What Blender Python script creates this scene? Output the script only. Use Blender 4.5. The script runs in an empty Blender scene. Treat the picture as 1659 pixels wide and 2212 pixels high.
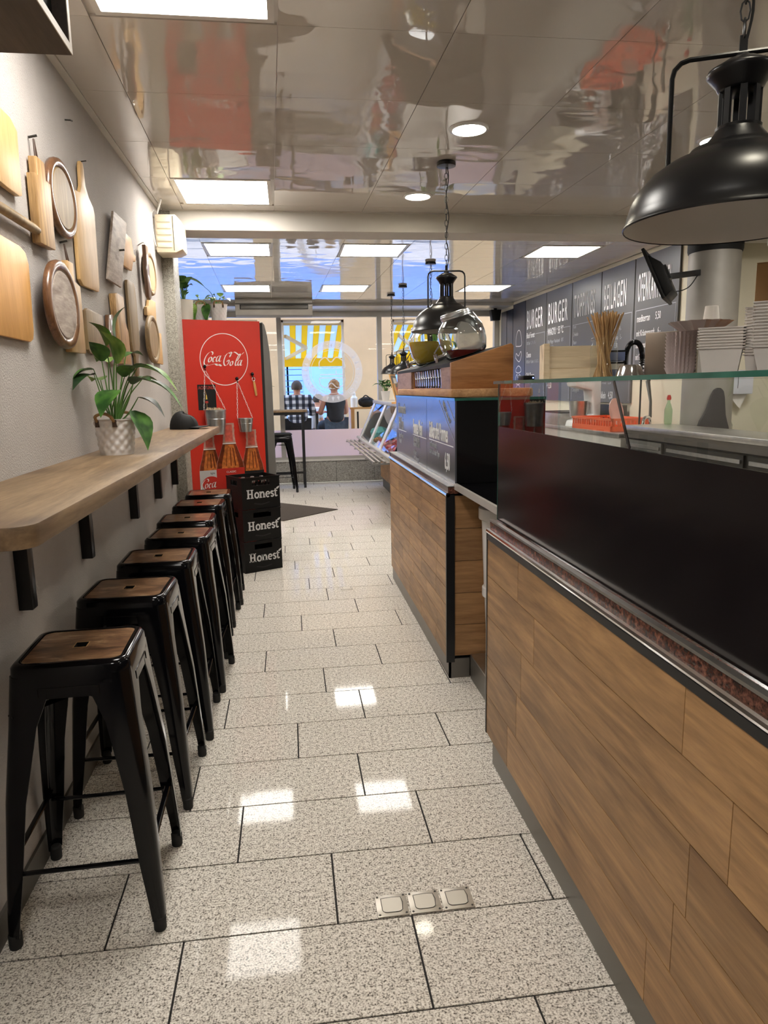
import bpy, bmesh, math, random
from mathutils import Matrix, Vector
random.seed(7)
S = bpy.context.scene
C = S.collection
PI = math.pi
def R(d): return math.radians(d)

# ------------------------------------------------------------------ camera
def make_camera():
    yaw, pit, rol = R(7.454), R(9.881), R(-1.035)
    fw = Vector((math.sin(yaw)*math.cos(pit), math.cos(yaw)*math.cos(pit), -math.sin(pit)))
    rt = fw.cross(Vector((0, 0, 1))).normalized()
    up = rt.cross(fw)
    r2 = rt*math.cos(rol) + up*math.sin(rol)
    u2 = up*math.cos(rol) - rt*math.sin(rol)
    cam = bpy.data.cameras.new('camera')
    cam.sensor_fit = 'HORIZONTAL'
    cam.sensor_width = 36.0
    cam.lens = 1537.0/1659.0*36.0
    cam.clip_start = 0.05
    cam.clip_end = 200
    o = bpy.data.objects.new('camera', cam)
    C.objects.link(o)
    m = Matrix((r2, u2, -fw)).transposed().to_4x4()
    m.translation = Vector((0, 0, 1.44))
    o.matrix_world = m
    S.camera = o
make_camera()

# ------------------------------------------------------------------ sky, sun, exposure
w = bpy.data.worlds.new('sky')
S.world = w
w.use_nodes = True
nt = w.node_tree
sky = nt.nodes.new('ShaderNodeTexSky')
sky.sky_type = 'NISHITA'
sky.sun_disc = False
sky.sun_elevation = R(50)
sky.sun_rotation = R(180)
nt.links.new(sky.outputs['Color'], nt.nodes['Background'].inputs['Color'])
nt.nodes['Background'].inputs['Strength'].default_value = 0.85
sun = bpy.data.lights.new('sun', 'SUN')
sun.energy = 3.0
sun.angle = R(0.6)
sun.color = (1.0, 0.95, 0.86)
so = bpy.data.objects.new('sun', sun)
C.objects.link(so)
so.rotation_euler = (R(40), 0, R(-12))     # from behind the shop, high
S.view_settings.view_transform = 'Standard'
S.view_settings.look = 'None'
S.view_settings.gamma = 1.0
S.view_settings.use_curve_mapping = False
S.view_settings.exposure = 1.0
LAMP = 13.5          # strength of the ceiling light panels

# ------------------------------------------------------------------ materials
M = {}
def newmat(name):
    m = bpy.data.materials.new(name)
    m.use_nodes = True
    M[name] = m
    n = m.node_tree
    return m, n, n.nodes['Principled BSDF']
def setp(b, **k):
    for a, v in k.items():
        b.inputs[a].default_value = v
def col(c): return (c[0], c[1], c[2], 1.0)
def srgb(r, g, b):
    f = lambda c: (c/255/12.92 if c/255 <= 0.04045 else ((c/255+0.055)/1.055)**2.4)
    return (f(r), f(g), f(b))
def ramp(n, stops):
    r = n.nodes.new('ShaderNodeValToRGB')
    e = r.color_ramp.elements
    while len(e) < len(stops): e.new(0.5)
    for i, (p, c) in enumerate(stops):
        e[i].position = p
        e[i].color = col(c)
    return r
def coords(n, scale=(1, 1, 1), kind='Object', rot=(0, 0, 0), rnd=0.0):
    t = n.nodes.new('ShaderNodeTexCoord')
    mp = n.nodes.new('ShaderNodeMapping')
    mp.inputs['Scale'].default_value = scale
    mp.inputs['Rotation'].default_value = rot
    if kind == 'World':
        g = n.nodes.new('ShaderNodeNewGeometry')
        n.links.new(g.outputs['Position'], mp.inputs['Vector'])
    else:
        n.links.new(t.outputs[kind], mp.inputs['Vector'])
    if rnd:
        oi = n.nodes.new('ShaderNodeObjectInfo')
        mu = n.nodes.new('ShaderNodeMath'); mu.operation = 'MULTIPLY'
        mu.inputs[1].default_value = rnd
        n.links.new(oi.outputs['Random'], mu.inputs[0])
        n.links.new(mu.outputs[0], mp.inputs['Location'])
    return mp
def noise(n, mp, scale, detail=3.0, rough=0.5, dist=0.0):
    t = n.nodes.new('ShaderNodeTexNoise')
    t.inputs['Scale'].default_value = scale
    t.inputs['Detail'].default_value = detail
    t.inputs['Roughness'].default_value = rough
    t.inputs['Distortion'].default_value = dist
    n.links.new(mp.outputs[0], t.inputs['Vector'])
    return t
def bump(n, b, src, strength, dist=0.01):
    u = n.nodes.new('ShaderNodeBump')
    u.inputs['Strength'].default_value = strength
    u.inputs['Distance'].default_value = dist
    n.links.new(src, u.inputs['Height'])
    n.links.new(u.outputs[0], b.inputs['Normal'])
    return u
def plain(name, c, rough=0.5, metal=0.0, var=0.06, vs=6.0, spec=0.5, coat=0.0, bmp=0.0, bs=60.0, kind='Object'):
    m, n, b = newmat(name)
    setp(b, Roughness=rough, Metallic=metal)
    b.inputs['Specular IOR Level'].default_value = spec
    b.inputs['Coat Weight'].default_value = coat
    b.inputs['Coat Roughness'].default_value = 0.08
    mp = coords(n, kind=kind)
    t = noise(n, mp, vs, 2.0)
    lo = tuple(max(0, x*(1-var)) for x in c)
    hi = tuple(min(1, x*(1+var)) for x in c)
    r = ramp(n, [(0.3, lo), (0.7, hi)])
    n.links.new(t.outputs['Fac'], r.inputs[0])
    n.links.new(r.outputs[0], b.inputs['Base Color'])
    if bmp:
        t2 = noise(n, mp, bs, 3.0)
        bump(n, b, t2.outputs['Fac'], bmp)
    return m
def wood(name, c1, c2, axis='y', scale=1.0, rough=0.5, rnd=3.0, knots=True, bm=0.12, coat=0.0, kind='Object', stretch=9.0):
    m, n, b = newmat(name)
    setp(b, Roughness=rough)
    b.inputs['Coat Weight'].default_value = coat
    s = [stretch*scale]*3
    s['xyz'.index(axis)] = 0.9*scale
    mp = coords(n, tuple(s), kind=kind, rnd=rnd)
    t = noise(n, mp, 1.6, 6.0, 0.62, 0.9)
    t2 = noise(n, mp, 9.0, 4.0, 0.6, 0.2)
    mix = n.nodes.new('ShaderNodeMix'); mix.data_type = 'FLOAT'
    mix.inputs[0].default_value = 0.35
    n.links.new(t.outputs['Fac'], mix.inputs[2]); n.links.new(t2.outputs['Fac'], mix.inputs[3])
    mid = tuple((a+d)/2 for a, d in zip(c1, c2))
    r = ramp(n, [(0.30, c1), (0.5, mid), (0.68, c2)])
    n.links.new(mix.outputs[0], r.inputs[0])
    last = r.outputs[0]
    oi = n.nodes.new('ShaderNodeObjectInfo')
    hs = n.nodes.new('ShaderNodeHueSaturation')
    mr = n.nodes.new('ShaderNodeMapRange')
    mr.inputs[3].default_value = 0.86; mr.inputs[4].default_value = 1.12
    n.links.new(oi.outputs['Random'], mr.inputs[0])
    n.links.new(mr.outputs[0], hs.inputs['Value'])
    n.links.new(last, hs.inputs['Color'])
    last = hs.outputs[0]
    if knots:
        s2 = [5.0*scale]*3
        s2['xyz'.index(axis)] = 1.8*scale
        mp2 = coords(n, tuple(s2), kind=kind, rnd=rnd*2)
        v = noise(n, mp2, 0.9, 1.5, 0.4, 0.6)
        rk = ramp(n, [(0.57, (1, 1, 1)), (0.72, (0.5, 0.44, 0.40))])
        n.links.new(v.outputs['Fac'], rk.inputs[0])
        mx = n.nodes.new('ShaderNodeMix'); mx.data_type = 'RGBA'; mx.blend_type = 'MULTIPLY'
        mx.inputs[0].default_value = 0.8
        n.links.new(last, mx.inputs[6]); n.links.new(rk.outputs[0], mx.inputs[7])
        last = mx.outputs[2]
    n.links.new(last, b.inputs['Base Color'])
    if bm: bump(n, b, mix.outputs[0], bm, 0.004)
    return m
def granite(name, stops, scale=170.0, rough=0.15, spec=0.5, bmp=0.0):
    m, n, b = newmat(name)
    setp(b, Roughness=rough)
    b.inputs['Specular IOR Level'].default_value = spec
    mp = coords(n, kind='World')
    t = noise(n, mp, scale, 2.0, 0.6)
    t2 = noise(n, mp, scale*0.37, 2.0, 0.5)
    mix = n.nodes.new('ShaderNodeMix'); mix.data_type = 'FLOAT'
    mix.inputs[0].default_value = 0.3
    n.links.new(t.outputs['Fac'], mix.inputs[2]); n.links.new(t2.outputs['Fac'], mix.inputs[3])
    r = ramp(n, stops)
    n.links.new(mix.outputs[0], r.inputs[0])
    n.links.new(r.outputs[0], b.inputs['Base Color'])
    if bmp: bump(n, b, mix.outputs[0], bmp, 0.002)
    return m
def glass(name, tint=(1, 1, 1), ior=1.5, rough=0.0, refl=1.0):
    m = bpy.data.materials.new(name); m.use_nodes = True; M[name] = m
    n = m.node_tree
    n.nodes.remove(n.nodes['Principled BSDF'])
    out = n.nodes['Material Output']
    tr = n.nodes.new('ShaderNodeBsdfTransparent'); tr.inputs[0].default_value = col(tint)
    gl = n.nodes.new('ShaderNodeBsdfGlossy'); gl.inputs['Roughness'].default_value = rough
    fr = n.nodes.new('ShaderNodeFresnel'); fr.inputs[0].default_value = ior
    mu = n.nodes.new('ShaderNodeMath'); mu.operation = 'MULTIPLY'; mu.inputs[1].default_value = refl
    mu.use_clamp = True
    mx = n.nodes.new('ShaderNodeMixShader')
    ge = n.nodes.new('ShaderNodeNewGeometry')
    ff = n.nodes.new('ShaderNodeMath'); ff.operation = 'SUBTRACT'; ff.inputs[0].default_value = 1.0
    n.links.new(ge.outputs['Backfacing'], ff.inputs[1])
    m3 = n.nodes.new('ShaderNodeMath'); m3.operation = 'MULTIPLY'
    n.links.new(fr.outputs[0], mu.inputs[0]); n.links.new(mu.outputs[0], m3.inputs[0]); n.links.new(ff.outputs[0], m3.inputs[1]); n.links.new(m3.outputs[0], mx.inputs[0])
    n.links.new(tr.outputs[0], mx.inputs[1]); n.links.new(gl.outputs[0], mx.inputs[2])
    n.links.new(mx.outputs[0], out.inputs['Surface'])
    return m
def emissive(name, c, strength):
    m, n, b = newmat(name)
    setp(b, Roughness=0.4)
    b.inputs['Base Color'].default_value = col((0.8, 0.8, 0.8))
    b.inputs['Emission Color'].default_value = col(c)
    b.inputs['Emission Strength'].default_value = strength
    return m
def leafmat(name, c1, c2, rough=0.5):
    m, n, b = newmat(name)
    setp(b, Roughness=rough)
    mp = coords(n, rnd=2.0)
    t = noise(n, mp, 18.0, 2.0)
    r = ramp(n, [(0.35, c1), (0.7, c2)])
    n.links.new(t.outputs['Fac'], r.inputs[0])
    n.links.new(r.outputs[0], b.inputs['Base Color'])
    return m

# setting
def plaster(name, c, rough=0.9, sc=240.0, st=0.55):
    m, n, b = newmat(name)
    setp(b, Roughness=rough)
    b.inputs['Specular IOR Level'].default_value = 0.25
    mp = coords(n, kind='World')
    t = noise(n, mp, 2.2, 4.0, 0.6)
    r = ramp(n, [(0.3, tuple(x*0.93 for x in c)), (0.7, tuple(x*1.05 for x in c))])
    n.links.new(t.outputs['Fac'], r.inputs[0]); n.links.new(r.outputs[0], b.inputs['Base Color'])
    t2 = noise(n, mp, sc, 3.0, 0.6)
    bump(n, b, t2.outputs['Fac'], st, 0.004)
    return m
plaster('plaster', srgb(184, 178, 173), sc=170, st=0.85)
plaster('plaster_smooth', srgb(205, 200, 192), sc=120, st=0.08)
plaster('cream_wall', srgb(222, 214, 192), sc=60, st=0.05, rough=0.6)
granite('floor_granite', [(0.36, srgb(84, 78, 71)), (0.44, srgb(178, 171, 160)), (0.51, srgb(226, 219, 208)), (0.64, srgb(250, 246, 238))], 190.0, 0.05, 0.09)
granite('plinth_granite', [(0.34, srgb(96, 92, 86)), (0.5, srgb(150, 146, 138)), (0.68, srgb(190, 186, 178))], 130.0, 0.35)
granite('pillar_granite', [(0.34, srgb(90, 86, 78)), (0.48, srgb(142, 137, 126)), (0.66, srgb(178, 173, 160))], 130.0, 0.5)
granite('red_granite', [(0.36, srgb(30, 22, 20)), (0.5, srgb(84, 50, 40)), (0.66, srgb(140, 92, 74))], 110.0, 0.18)
plain('grout', srgb(40, 37, 35), 0.9, var=0.1, vs=30)
plain('base_tile', srgb(96, 92, 86), 0.45, var=0.1)
plain('kick_metal', srgb(120, 116, 110), 0.35, 0.6)
# lacquered ceiling panels: glossy, slightly wavy sheet metal
def ceil_mat(name, c, wav):
    m, n, b = newmat(name)
    setp(b, Roughness=0.02)
    b.inputs['Base Color'].default_value = col(c)
    b.inputs['IOR'].default_value = 1.75
    mp = coords(n, (1.0, 1.6, 1.0), kind='World')
    t = noise(n, mp, 3.0, 1.0, 0.4, 0.4)
    bump(n, b, t.outputs['Fac'], wav, 0.02)
    t3 = noise(n, mp, 0.8, 1.0)
    r = ramp(n, [(0.3, tuple(x*0.97 for x in c)), (0.7, tuple(min(1, x*1.03) for x in c))])
    n.links.new(t3.outputs['Fac'], r.inputs[0]); n.links.new(r.outputs[0], b.inputs['Base Color'])
    return m
ceil_mat('ceiling_lacquer', srgb(206, 199, 190), 0.15)
plain('ceiling_grid', srgb(205, 200, 192), 0.3, 0.4)
plain('white_frame', srgb(214, 210, 202), 0.35)
plain('alu_frame', srgb(188, 184, 178), 0.35, 0.3)
emissive('panel_light', (1.0, 0.955, 0.89), LAMP)
emissive('spot_light', (1.0, 0.92, 0.74), LAMP*2.2)
plain('chrome', (0.75, 0.75, 0.76), 0.12, 1.0, var=0.02)
plain('column_metal', srgb(150, 145, 138), 0.55, 0.3, var=0.08)
plain('steel', (0.55, 0.54, 0.52), 0.32, 1.0, var=0.08, vs=20)
plain('zinc', (0.62, 0.65, 0.68), 0.3, 1.0, var=0.12, vs=25)
plain('dark_steel', srgb(70, 68, 64), 0.4, 0.6)
plain('black_gloss', (0.003, 0.003, 0.004), 0.12, var=0.1, spec=0.32)
plain('black_paint', (0.010, 0.010, 0.011), 0.32, var=0.1)
plain('black_matt', (0.010, 0.010, 0.010), 0.65, var=0.15, spec=0.3)
plain('black_plastic', (0.006, 0.006, 0.006), 0.45, var=0.1, spec=0.22, bmp=0.05, bs=300)
plain('rubber', (0.012, 0.012, 0.012), 0.75)
plain('black_glass', (0.010, 0.008, 0.009), 0.16, var=0.05)
plain('black_flap', (0.004, 0.004, 0.005), 0.08, var=0.05)
plain('chalkboard', srgb(70, 72, 78), 0.2, var=0.05, spec=1.0)
plain('menu_board', srgb(84, 83, 81), 0.38, var=0.06, vs=2)
plain('menu_dark', srgb(38, 42, 56), 0.3, var=0.06, vs=2)
plain('chalk', srgb(238, 238, 240), 0.8)
plain('chalk_soft', srgb(170, 172, 178), 0.8)
plain('white', srgb(238, 236, 232), 0.45, var=0.02)
plain('white_gloss', srgb(228, 227, 226), 0.2, var=0.02)
plain('cream_plastic', srgb(214, 202, 176), 0.4, var=0.03)
plain('grey_plastic', srgb(110, 108, 104), 0.4)
plain('ac_grey', srgb(158, 152, 144), 0.3)
plain('ac_dark', srgb(84, 79, 72), 0.4)
plain('mat_fibre', srgb(74, 66, 60), 0.95, var=0.2, vs=300, bmp=0.5, bs=400)
wood('oak_counter', srgb(112, 78, 44), srgb(200, 156, 104), 'y', 0.8, 0.42)
wood('oak_side', srgb(114, 80, 50), srgb(176, 134, 90), 'x', 1.0, 0.45)
wood('shelf_wood', srgb(92, 72, 50), srgb(156, 130, 98), 'y', 1.2, 0.45)
def seat_mat():
    m, n, b = newmat('seat_wood')
    setp(b, Roughness=0.3); b.inputs['Coat Weight'].default_value = 0.25
    mp = coords(n, (1.0, 1.6, 1.0), rnd=7.0)
    t1 = noise(n, mp, 9.0, 5.0, 0.65, 0.8); t2 = noise(n, coords(n, (3.0, 30.0, 3.0), rnd=5.0), 2.0, 5.0, 0.6, 0.6)
    mix = n.nodes.new('ShaderNodeMix'); mix.data_type = 'FLOAT'; mix.inputs[0].default_value = 0.38
    n.links.new(t1.outputs['Fac'], mix.inputs[2]); n.links.new(t2.outputs['Fac'], mix.inputs[3])
    r = ramp(n, [(0.34, srgb(58, 38, 26)), (0.47, srgb(112, 80, 56)), (0.56, srgb(150, 114, 82)), (0.68, srgb(206, 178, 144))])
    n.links.new(mix.outputs[0], r.inputs[0]); n.links.new(r.outputs[0], b.inputs['Base Color'])
seat_mat()
plain('brushed_brown', srgb(132, 120, 108), 0.4, 0.6)
wood('stand_wood', srgb(132, 84, 44), srgb(186, 132, 80), 'x', 1.6, 0.5)
wood('stand_front', srgb(130, 96, 74), srgb(178, 144, 120), 'y', 3.0, 0.5)
wood('slab_wood', srgb(150, 104, 62), srgb(212, 166, 116), 'y', 1.6, 0.6)
wood('pine', srgb(206, 184, 146), srgb(234, 216, 184), 'x', 2.0, 0.6)
wood('maple', srgb(186, 146, 92), srgb(222, 184, 128), 'z', 2.2, 0.45, knots=False)
wood('beech', srgb(196, 142, 78), srgb(224, 172, 104), 'z', 1.6, 0.42, knots=False)
wood('walnut', srgb(74, 46, 30), srgb(134, 96, 66), 'z', 2.4, 0.3, coat=0.3)
wood('grey_wood', srgb(132, 116, 104), srgb(190, 176, 164), 'y', 4.0, 0.6, stretch=5)
wood('olive_wood', srgb(110, 88, 58), srgb(158, 134, 96), 'z', 2.0, 0.5)
wood('stripe_wood', srgb(120, 84, 50), srgb(210, 172, 116), 'z', 2.0, 0.45, stretch=22)
wood('dark_box_wood', srgb(44, 34, 28), srgb(74, 60, 50), 'y', 1.5, 0.6)
wood('pale_edge', srgb(190, 178, 160), srgb(216, 206, 190), 'y', 1.5, 0.6)
glass('clear_glass', (0.97, 0.98, 0.98), 1.6)
glass('case_glass', (0.95, 0.97, 0.965), 1.6)
m, n, b = newmat('jar_glass')
setp(b, Roughness=0.0, IOR=1.45); b.inputs['Base Color'].default_value = col((0.94, 0.97, 0.96)); b.inputs['Transmission Weight'].default_value = 1.0
glass('window_glass', (0.98, 0.99, 1.0), 1.35)
plain('glass_edge', srgb(46, 100, 88), 0.12, var=0.2, vs=10)
plain('fridge_red', srgb(208, 52, 38), 0.32, var=0.02)
plain('print_white', srgb(240, 236, 232), 0.4, var=0.01)
leafmat('leaf', srgb(34, 74, 24), srgb(92, 142, 58))
leafmat('leaf_light', srgb(74, 118, 40), srgb(150, 184, 92))
leafmat('leaf_dark', srgb(18, 44, 20), srgb(58, 96, 46))
plain('stem_green', srgb(84, 122, 56), 0.5)
plain('soil', srgb(50, 36, 26), 0.95, var=0.3, vs=60)
plain('rope', srgb(150, 118, 80), 0.9, var=0.2, vs=80)
plain('leather', srgb(70, 48, 34), 0.6)
plain('pot_white', srgb(216, 210, 206), 0.28, var=0.02)
plain('pot_cream', srgb(226, 218, 204), 0.35, var=0.02)

# ------------------------------------------------------------------ mesh helpers
class MB:
    def __init__(s): s.v = []; s.f = []
    def add(s, vs, fs):
        k = len(s.v)
        s.v += [Vector(p) for p in vs]
        s.f += [[i+k for i in f] for f in fs]
        return s
    def box(s, x0, y0, z0, x1, y1, z1):
        x0, x1 = min(x0, x1), max(x0, x1); y0, y1 = min(y0, y1), max(y0, y1); z0, z1 = min(z0, z1), max(z0, z1)
        return s.add([(x0, y0, z0), (x1, y0, z0), (x1, y1, z0), (x0, y1, z0), (x0, y0, z1), (x1, y0, z1), (x1, y1, z1), (x0, y1, z1)],
                     [(0, 3, 2, 1), (4, 5, 6, 7), (0, 1, 5, 4), (1, 2, 6, 5), (2, 3, 7, 6), (3, 0, 4, 7)])
    def bar(s, p, q, w, h, up=(0, 0, 1)):
        p = Vector(p); q = Vector(q); d = (q-p).normalized(); u = Vector(up)
        x = d.cross(u)
        if x.length < 1e-5: x = d.cross(Vector((1, 0, 0)))
        x.normalize(); u = x.cross(d).normalized()
        a = x*w/2; b = u*h/2
        vs = [p-a-b, p+a-b, p+a+b, p-a+b, q-a-b, q+a-b, q+a+b, q-a+b]
        return s.add(vs, [(0, 3, 2, 1), (4, 5, 6, 7), (0, 1, 5, 4), (1, 2, 6, 5), (2, 3, 7, 6), (3, 0, 4, 7)])
    def tube(s, pts, r, n=8, closed=False, caps=True, flat=1.0):
        pts = [Vector(p) for p in pts]; m = len(pts)
        rs = r if isinstance(r, (list, tuple)) else [r]*m
        vs = []; fs = []; prev = None
        for i in range(m):
            if closed: t = (pts[(i+1) % m]-pts[i-1])
            else: t = pts[min(i+1, m-1)]-pts[max(i-1, 0)]
            t.normalize()
            if prev is None:
                a = Vector((0, 0, 1)) if abs(t.z) < 0.9 else Vector((1, 0, 0))
                x = t.cross(a).normalized()
            else:
                x = (prev - t*prev.dot(t)).normalized()
            prev = x; y = t.cross(x)
            for k in range(n):
                an = 2*PI*k/n
                vs.append(pts[i] + (x*math.cos(an) + y*math.sin(an)*flat)*rs[i])
        for i in range(m if closed else m-1):
            j = (i+1) % m
            for k in range(n):
                l = (k+1) % n
                fs.append((i*n+k, i*n+l, j*n+l, j*n+k))
        if caps and not closed:
            fs.append(tuple(range(n-1, -1, -1))); fs.append(tuple(range((m-1)*n, m*n)))
        return s.add(vs, fs)
    def lathe(s, prof, n=24, c=(0, 0, 0), cap0=True, cap1=True):
        vs = []; fs = []; m = len(prof)
        for r, z in prof:
            for k in range(n):
                a = 2*PI*k/n
                vs.append((c[0]+r*math.cos(a), c[1]+r*math.sin(a), c[2]+z))
        for i in range(m-1):
            for k in range(n):
                l = (k+1) % n
                fs.append((i*n+k, i*n+l, (i+1)*n+l, (i+1)*n+k))
        if cap0: fs.append(tuple(range(n-1, -1, -1)))
        if cap1: fs.append(tuple(range((m-1)*n, m*n)))
        return s.add(vs, fs)
    def prism(s, poly, plane, a, b):
        f = {'xy': lambda p, d: (p[0], p[1], d), 'xz': lambda p, d: (p[0], d, p[1]), 'yz': lambda p, d: (d, p[0], p[1])}[plane]
        n = len(poly)
        vs = [f(p, a) for p in poly] + [f(p, b) for p in poly]
        fs = [tuple(range(n)), tuple(range(2*n-1, n-1, -1))]
        for i in range(n):
            j = (i+1) % n
            fs.append((i, i+n, j+n, j))
        return s.add(vs, fs)
    def blob(s, c, r, seed=0, n=8, m=6, amp=0.2):
        rnd = random.Random(seed); vs = []; fs = []
        r = r if isinstance(r, (tuple, list)) else (r, r, r)
        for i in range(m+1):
            th = PI*i/m
            for k in range(n):
                a = 2*PI*k/n; q = 1+amp*(rnd.random()-0.5)
                vs.append((c[0]+r[0]*q*math.sin(th)*math.cos(a), c[1]+r[1]*q*math.sin(th)*math.sin(a), c[2]+r[2]*(q if 0 < i < m else 1)*math.cos(th)))
        for i in range(m):
            for k in range(n):
                l = (k+1) % n
                fs.append((i*n+k, (i+1)*n+k, (i+1)*n+l, i*n+l))
        return s.add(vs, fs)
    def xf(s, mt):
        s.v = [mt @ p for p in s.v]; return s
    def mesh(s, name, mat, smooth=False, bevel=0.0, seg=2, ang=34):
        me = bpy.data.meshes.new(name)
        me.from_pydata([tuple(p) for p in s.v], [], s.f)
        bm = bmesh.new(); bm.from_mesh(me)
        bmesh.ops.remove_doubles(bm, verts=bm.verts, dist=1e-6)
        bmesh.ops.recalc_face_normals(bm, faces=bm.faces)
        if bevel:
            es = [e for e in bm.edges if len(e.link_faces) == 2 and e.calc_face_angle(0) > R(30)]
            bmesh.ops.bevel(bm, geom=es, offset=bevel, segments=seg, affect='EDGES', clamp_overlap=True, profile=0.5)
        if smooth or bevel:
            for f in bm.faces: f.smooth = True
            for e in bm.edges:
                e.smooth = not (len(e.link_faces) != 2 or e.calc_face_angle(0) > R(ang))
        bm.to_mesh(me); bm.free()
        mats = mat if isinstance(mat, (list, tuple)) else [mat]
        for q in mats: me.materials.append(M[q])
        return me
    def build(s, name, mat, parent=None, smooth=False, bevel=0.0, seg=2, loc=None, rz=0.0, ang=34):
        o = bpy.data.objects.new(name, s.mesh(name, mat, smooth, bevel, seg, ang))
        C.objects.link(o)
        if parent is not None: o.parent = parent
        if loc: o.location = loc
        if rz: o.rotation_euler = (0, 0, rz)
        return o
def tag(o, label, cat, group=None, kind=None):
    if label: o['label'] = label
    if cat: o['category'] = cat
    if group: o['group'] = group
    if kind: o['kind'] = kind
    return o
def thing(name, label, cat, loc=(0, 0, 0), rz=0.0, group=None):
    o = bpy.data.objects.new(name, None)
    o.empty_display_size = 0.05
    C.objects.link(o)
    o.location = loc; o.rotation_euler = (0, 0, rz)
    return tag(o, label, cat, group)
def struct(o): o['kind'] = 'structure'; return o
def inst(src, name, parent=None, loc=(0, 0, 0), rz=0.0, rot=None, scale=None):
    o = bpy.data.objects.new(name, src.data if hasattr(src, 'data') else src)
    C.objects.link(o)
    if parent is not None: o.parent = parent
    o.location = loc
    o.rotation_euler = rot if rot else (0, 0, rz)
    if scale: o.scale = scale
    return o
def copy_tree(o, parent=None):
    c = o.copy(); C.objects.link(c)
    if parent is not None: c.parent = parent
    for ch in list(o.children): copy_tree(ch, c)
    return c
def cr(pts, k=6, closed=False):
    """Catmull-Rom through 2D/3D points."""
    P = [Vector(p) for p in pts]; n = len(P); out = []
    rng = range(n if closed else n-1)
    for i in rng:
        p0 = P[(i-1) % n] if (closed or i > 0) else P[0]*2-P[1]
        p1 = P[i]; p2 = P[(i+1) % n]
        p3 = P[(i+2) % n] if (closed or i+2 < n) else P[-1]*2-P[-2]
        for j in range(k):
            t = j/k
            out.append(0.5*((2*p1)+(p2-p0)*t+(2*p0-5*p1+4*p2-p3)*t*t+(3*p1-p0-3*p2+p3)*t**3))
    if not closed: out.append(P[-1])
    return out
def arc(cx, cy, r, a0, a1, n=8):
    return [(cx+r*math.cos(R(a0+(a1-a0)*i/n)), cy+r*math.sin(R(a0+(a1-a0)*i/n))) for i in range(n+1)]
def rrect(x0, y0, x1, y1, r, n=4):
    return arc(x1-r, y1-r, r, 0, 90, n)+arc(x0+r, y1-r, r, 90, 180, n)+arc(x0+r, y0+r, r, 180, 270, n)+arc(x1-r, y0+r, r, 270, 360, n)
# text is queued and turned into meshes at the very end
TXT = []
def text(s, size, mat, parent, mt, xs=1.0, align='LEFT', name='lettering', offs=0.0, ext=0.0006, shear=0.0, sp=1.0):
    cu = bpy.data.curves.new('t', 'FONT')
    cu.body = s; cu.size = size; cu.align_x = align; cu.extrude = ext; cu.offset = offs
    cu.resolution_u = 3; cu.shear = shear; cu.space_character = sp
    o = bpy.data.objects.new('t', cu); C.objects.link(o)
    TXT.append((o, mat, parent, mt @ Matrix.Diagonal((xs, 1, 1, 1)), name))
def flush_text():
    bpy.context.view_layer.update()
    dg = bpy.context.evaluated_depsgraph_get()
    for o, mat, parent, mt, name in TXT:
        me = bpy.data.meshes.new_from_object(o.evaluated_get(dg))
        me.transform(mt)
        me.materials.clear(); me.materials.append(M[mat])
        q = bpy.data.objects.new(name, me); me.name = name
        C.objects.link(q)
        if parent is not None: q.parent = parent
    for o, *_ in TXT:
        cu = o.data
        bpy.data.objects.remove(o); bpy.data.curves.remove(cu)
def frame(ox, ex, ey):
    """4x4 with origin ox, text x axis ex, text up axis ey."""
    ex = Vector(ex).normalized(); ey = Vector(ey).normalized(); ez = ex.cross(ey)
    m = Matrix((ex, ey, ez)).transposed().to_4x4(); m.translation = Vector(ox)
    return m
def nib(strokes, fn, nx, ny, k=6):
    """broad-nib lettering: sweep a short segment (nx, ny) along each stroke; fn maps 2D to 3D."""
    b = MB()
    for st in strokes:
        p = cr([(x, y, 0) for x, y in st], k)
        L = [(q.x-nx, q.y-ny) for q in p]; Rr = [(q.x+nx, q.y+ny) for q in p]
        n = len(p)
        vs = [fn(*a) for a in L]+[fn(*a) for a in Rr]
        b.add(vs, [(i, i+1, n+i+1, n+i) for i in range(n-1)])
    return b
def pen(strokes, fn, wd, k=5, widths=None):
    b = MB()
    for si, st in enumerate(strokes):
        p = cr([(x, y, 0) for x, y in st], k)
        n = len(p); L = []; Q = []
        wv = (widths[si] if widths else wd)
        for i in range(n):
            t = (p[min(i+1, n-1)]-p[max(i-1, 0)])
            if t.length < 1e-9: t = Vector((1, 0, 0))
            t.normalize(); q = Vector((-t.y, t.x, 0))*wv/2
            L.append((p[i]+q)); Q.append((p[i]-q))
        vs = [fn(a.x, a.y) for a in L]+[fn(a.x, a.y) for a in Q]
        b.add(vs, [(i, i+1, n+i+1, n+i) for i in range(n-1)])
    return b

HC = 2.645          # ceiling height
XW = -0.812         # left wall
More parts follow.
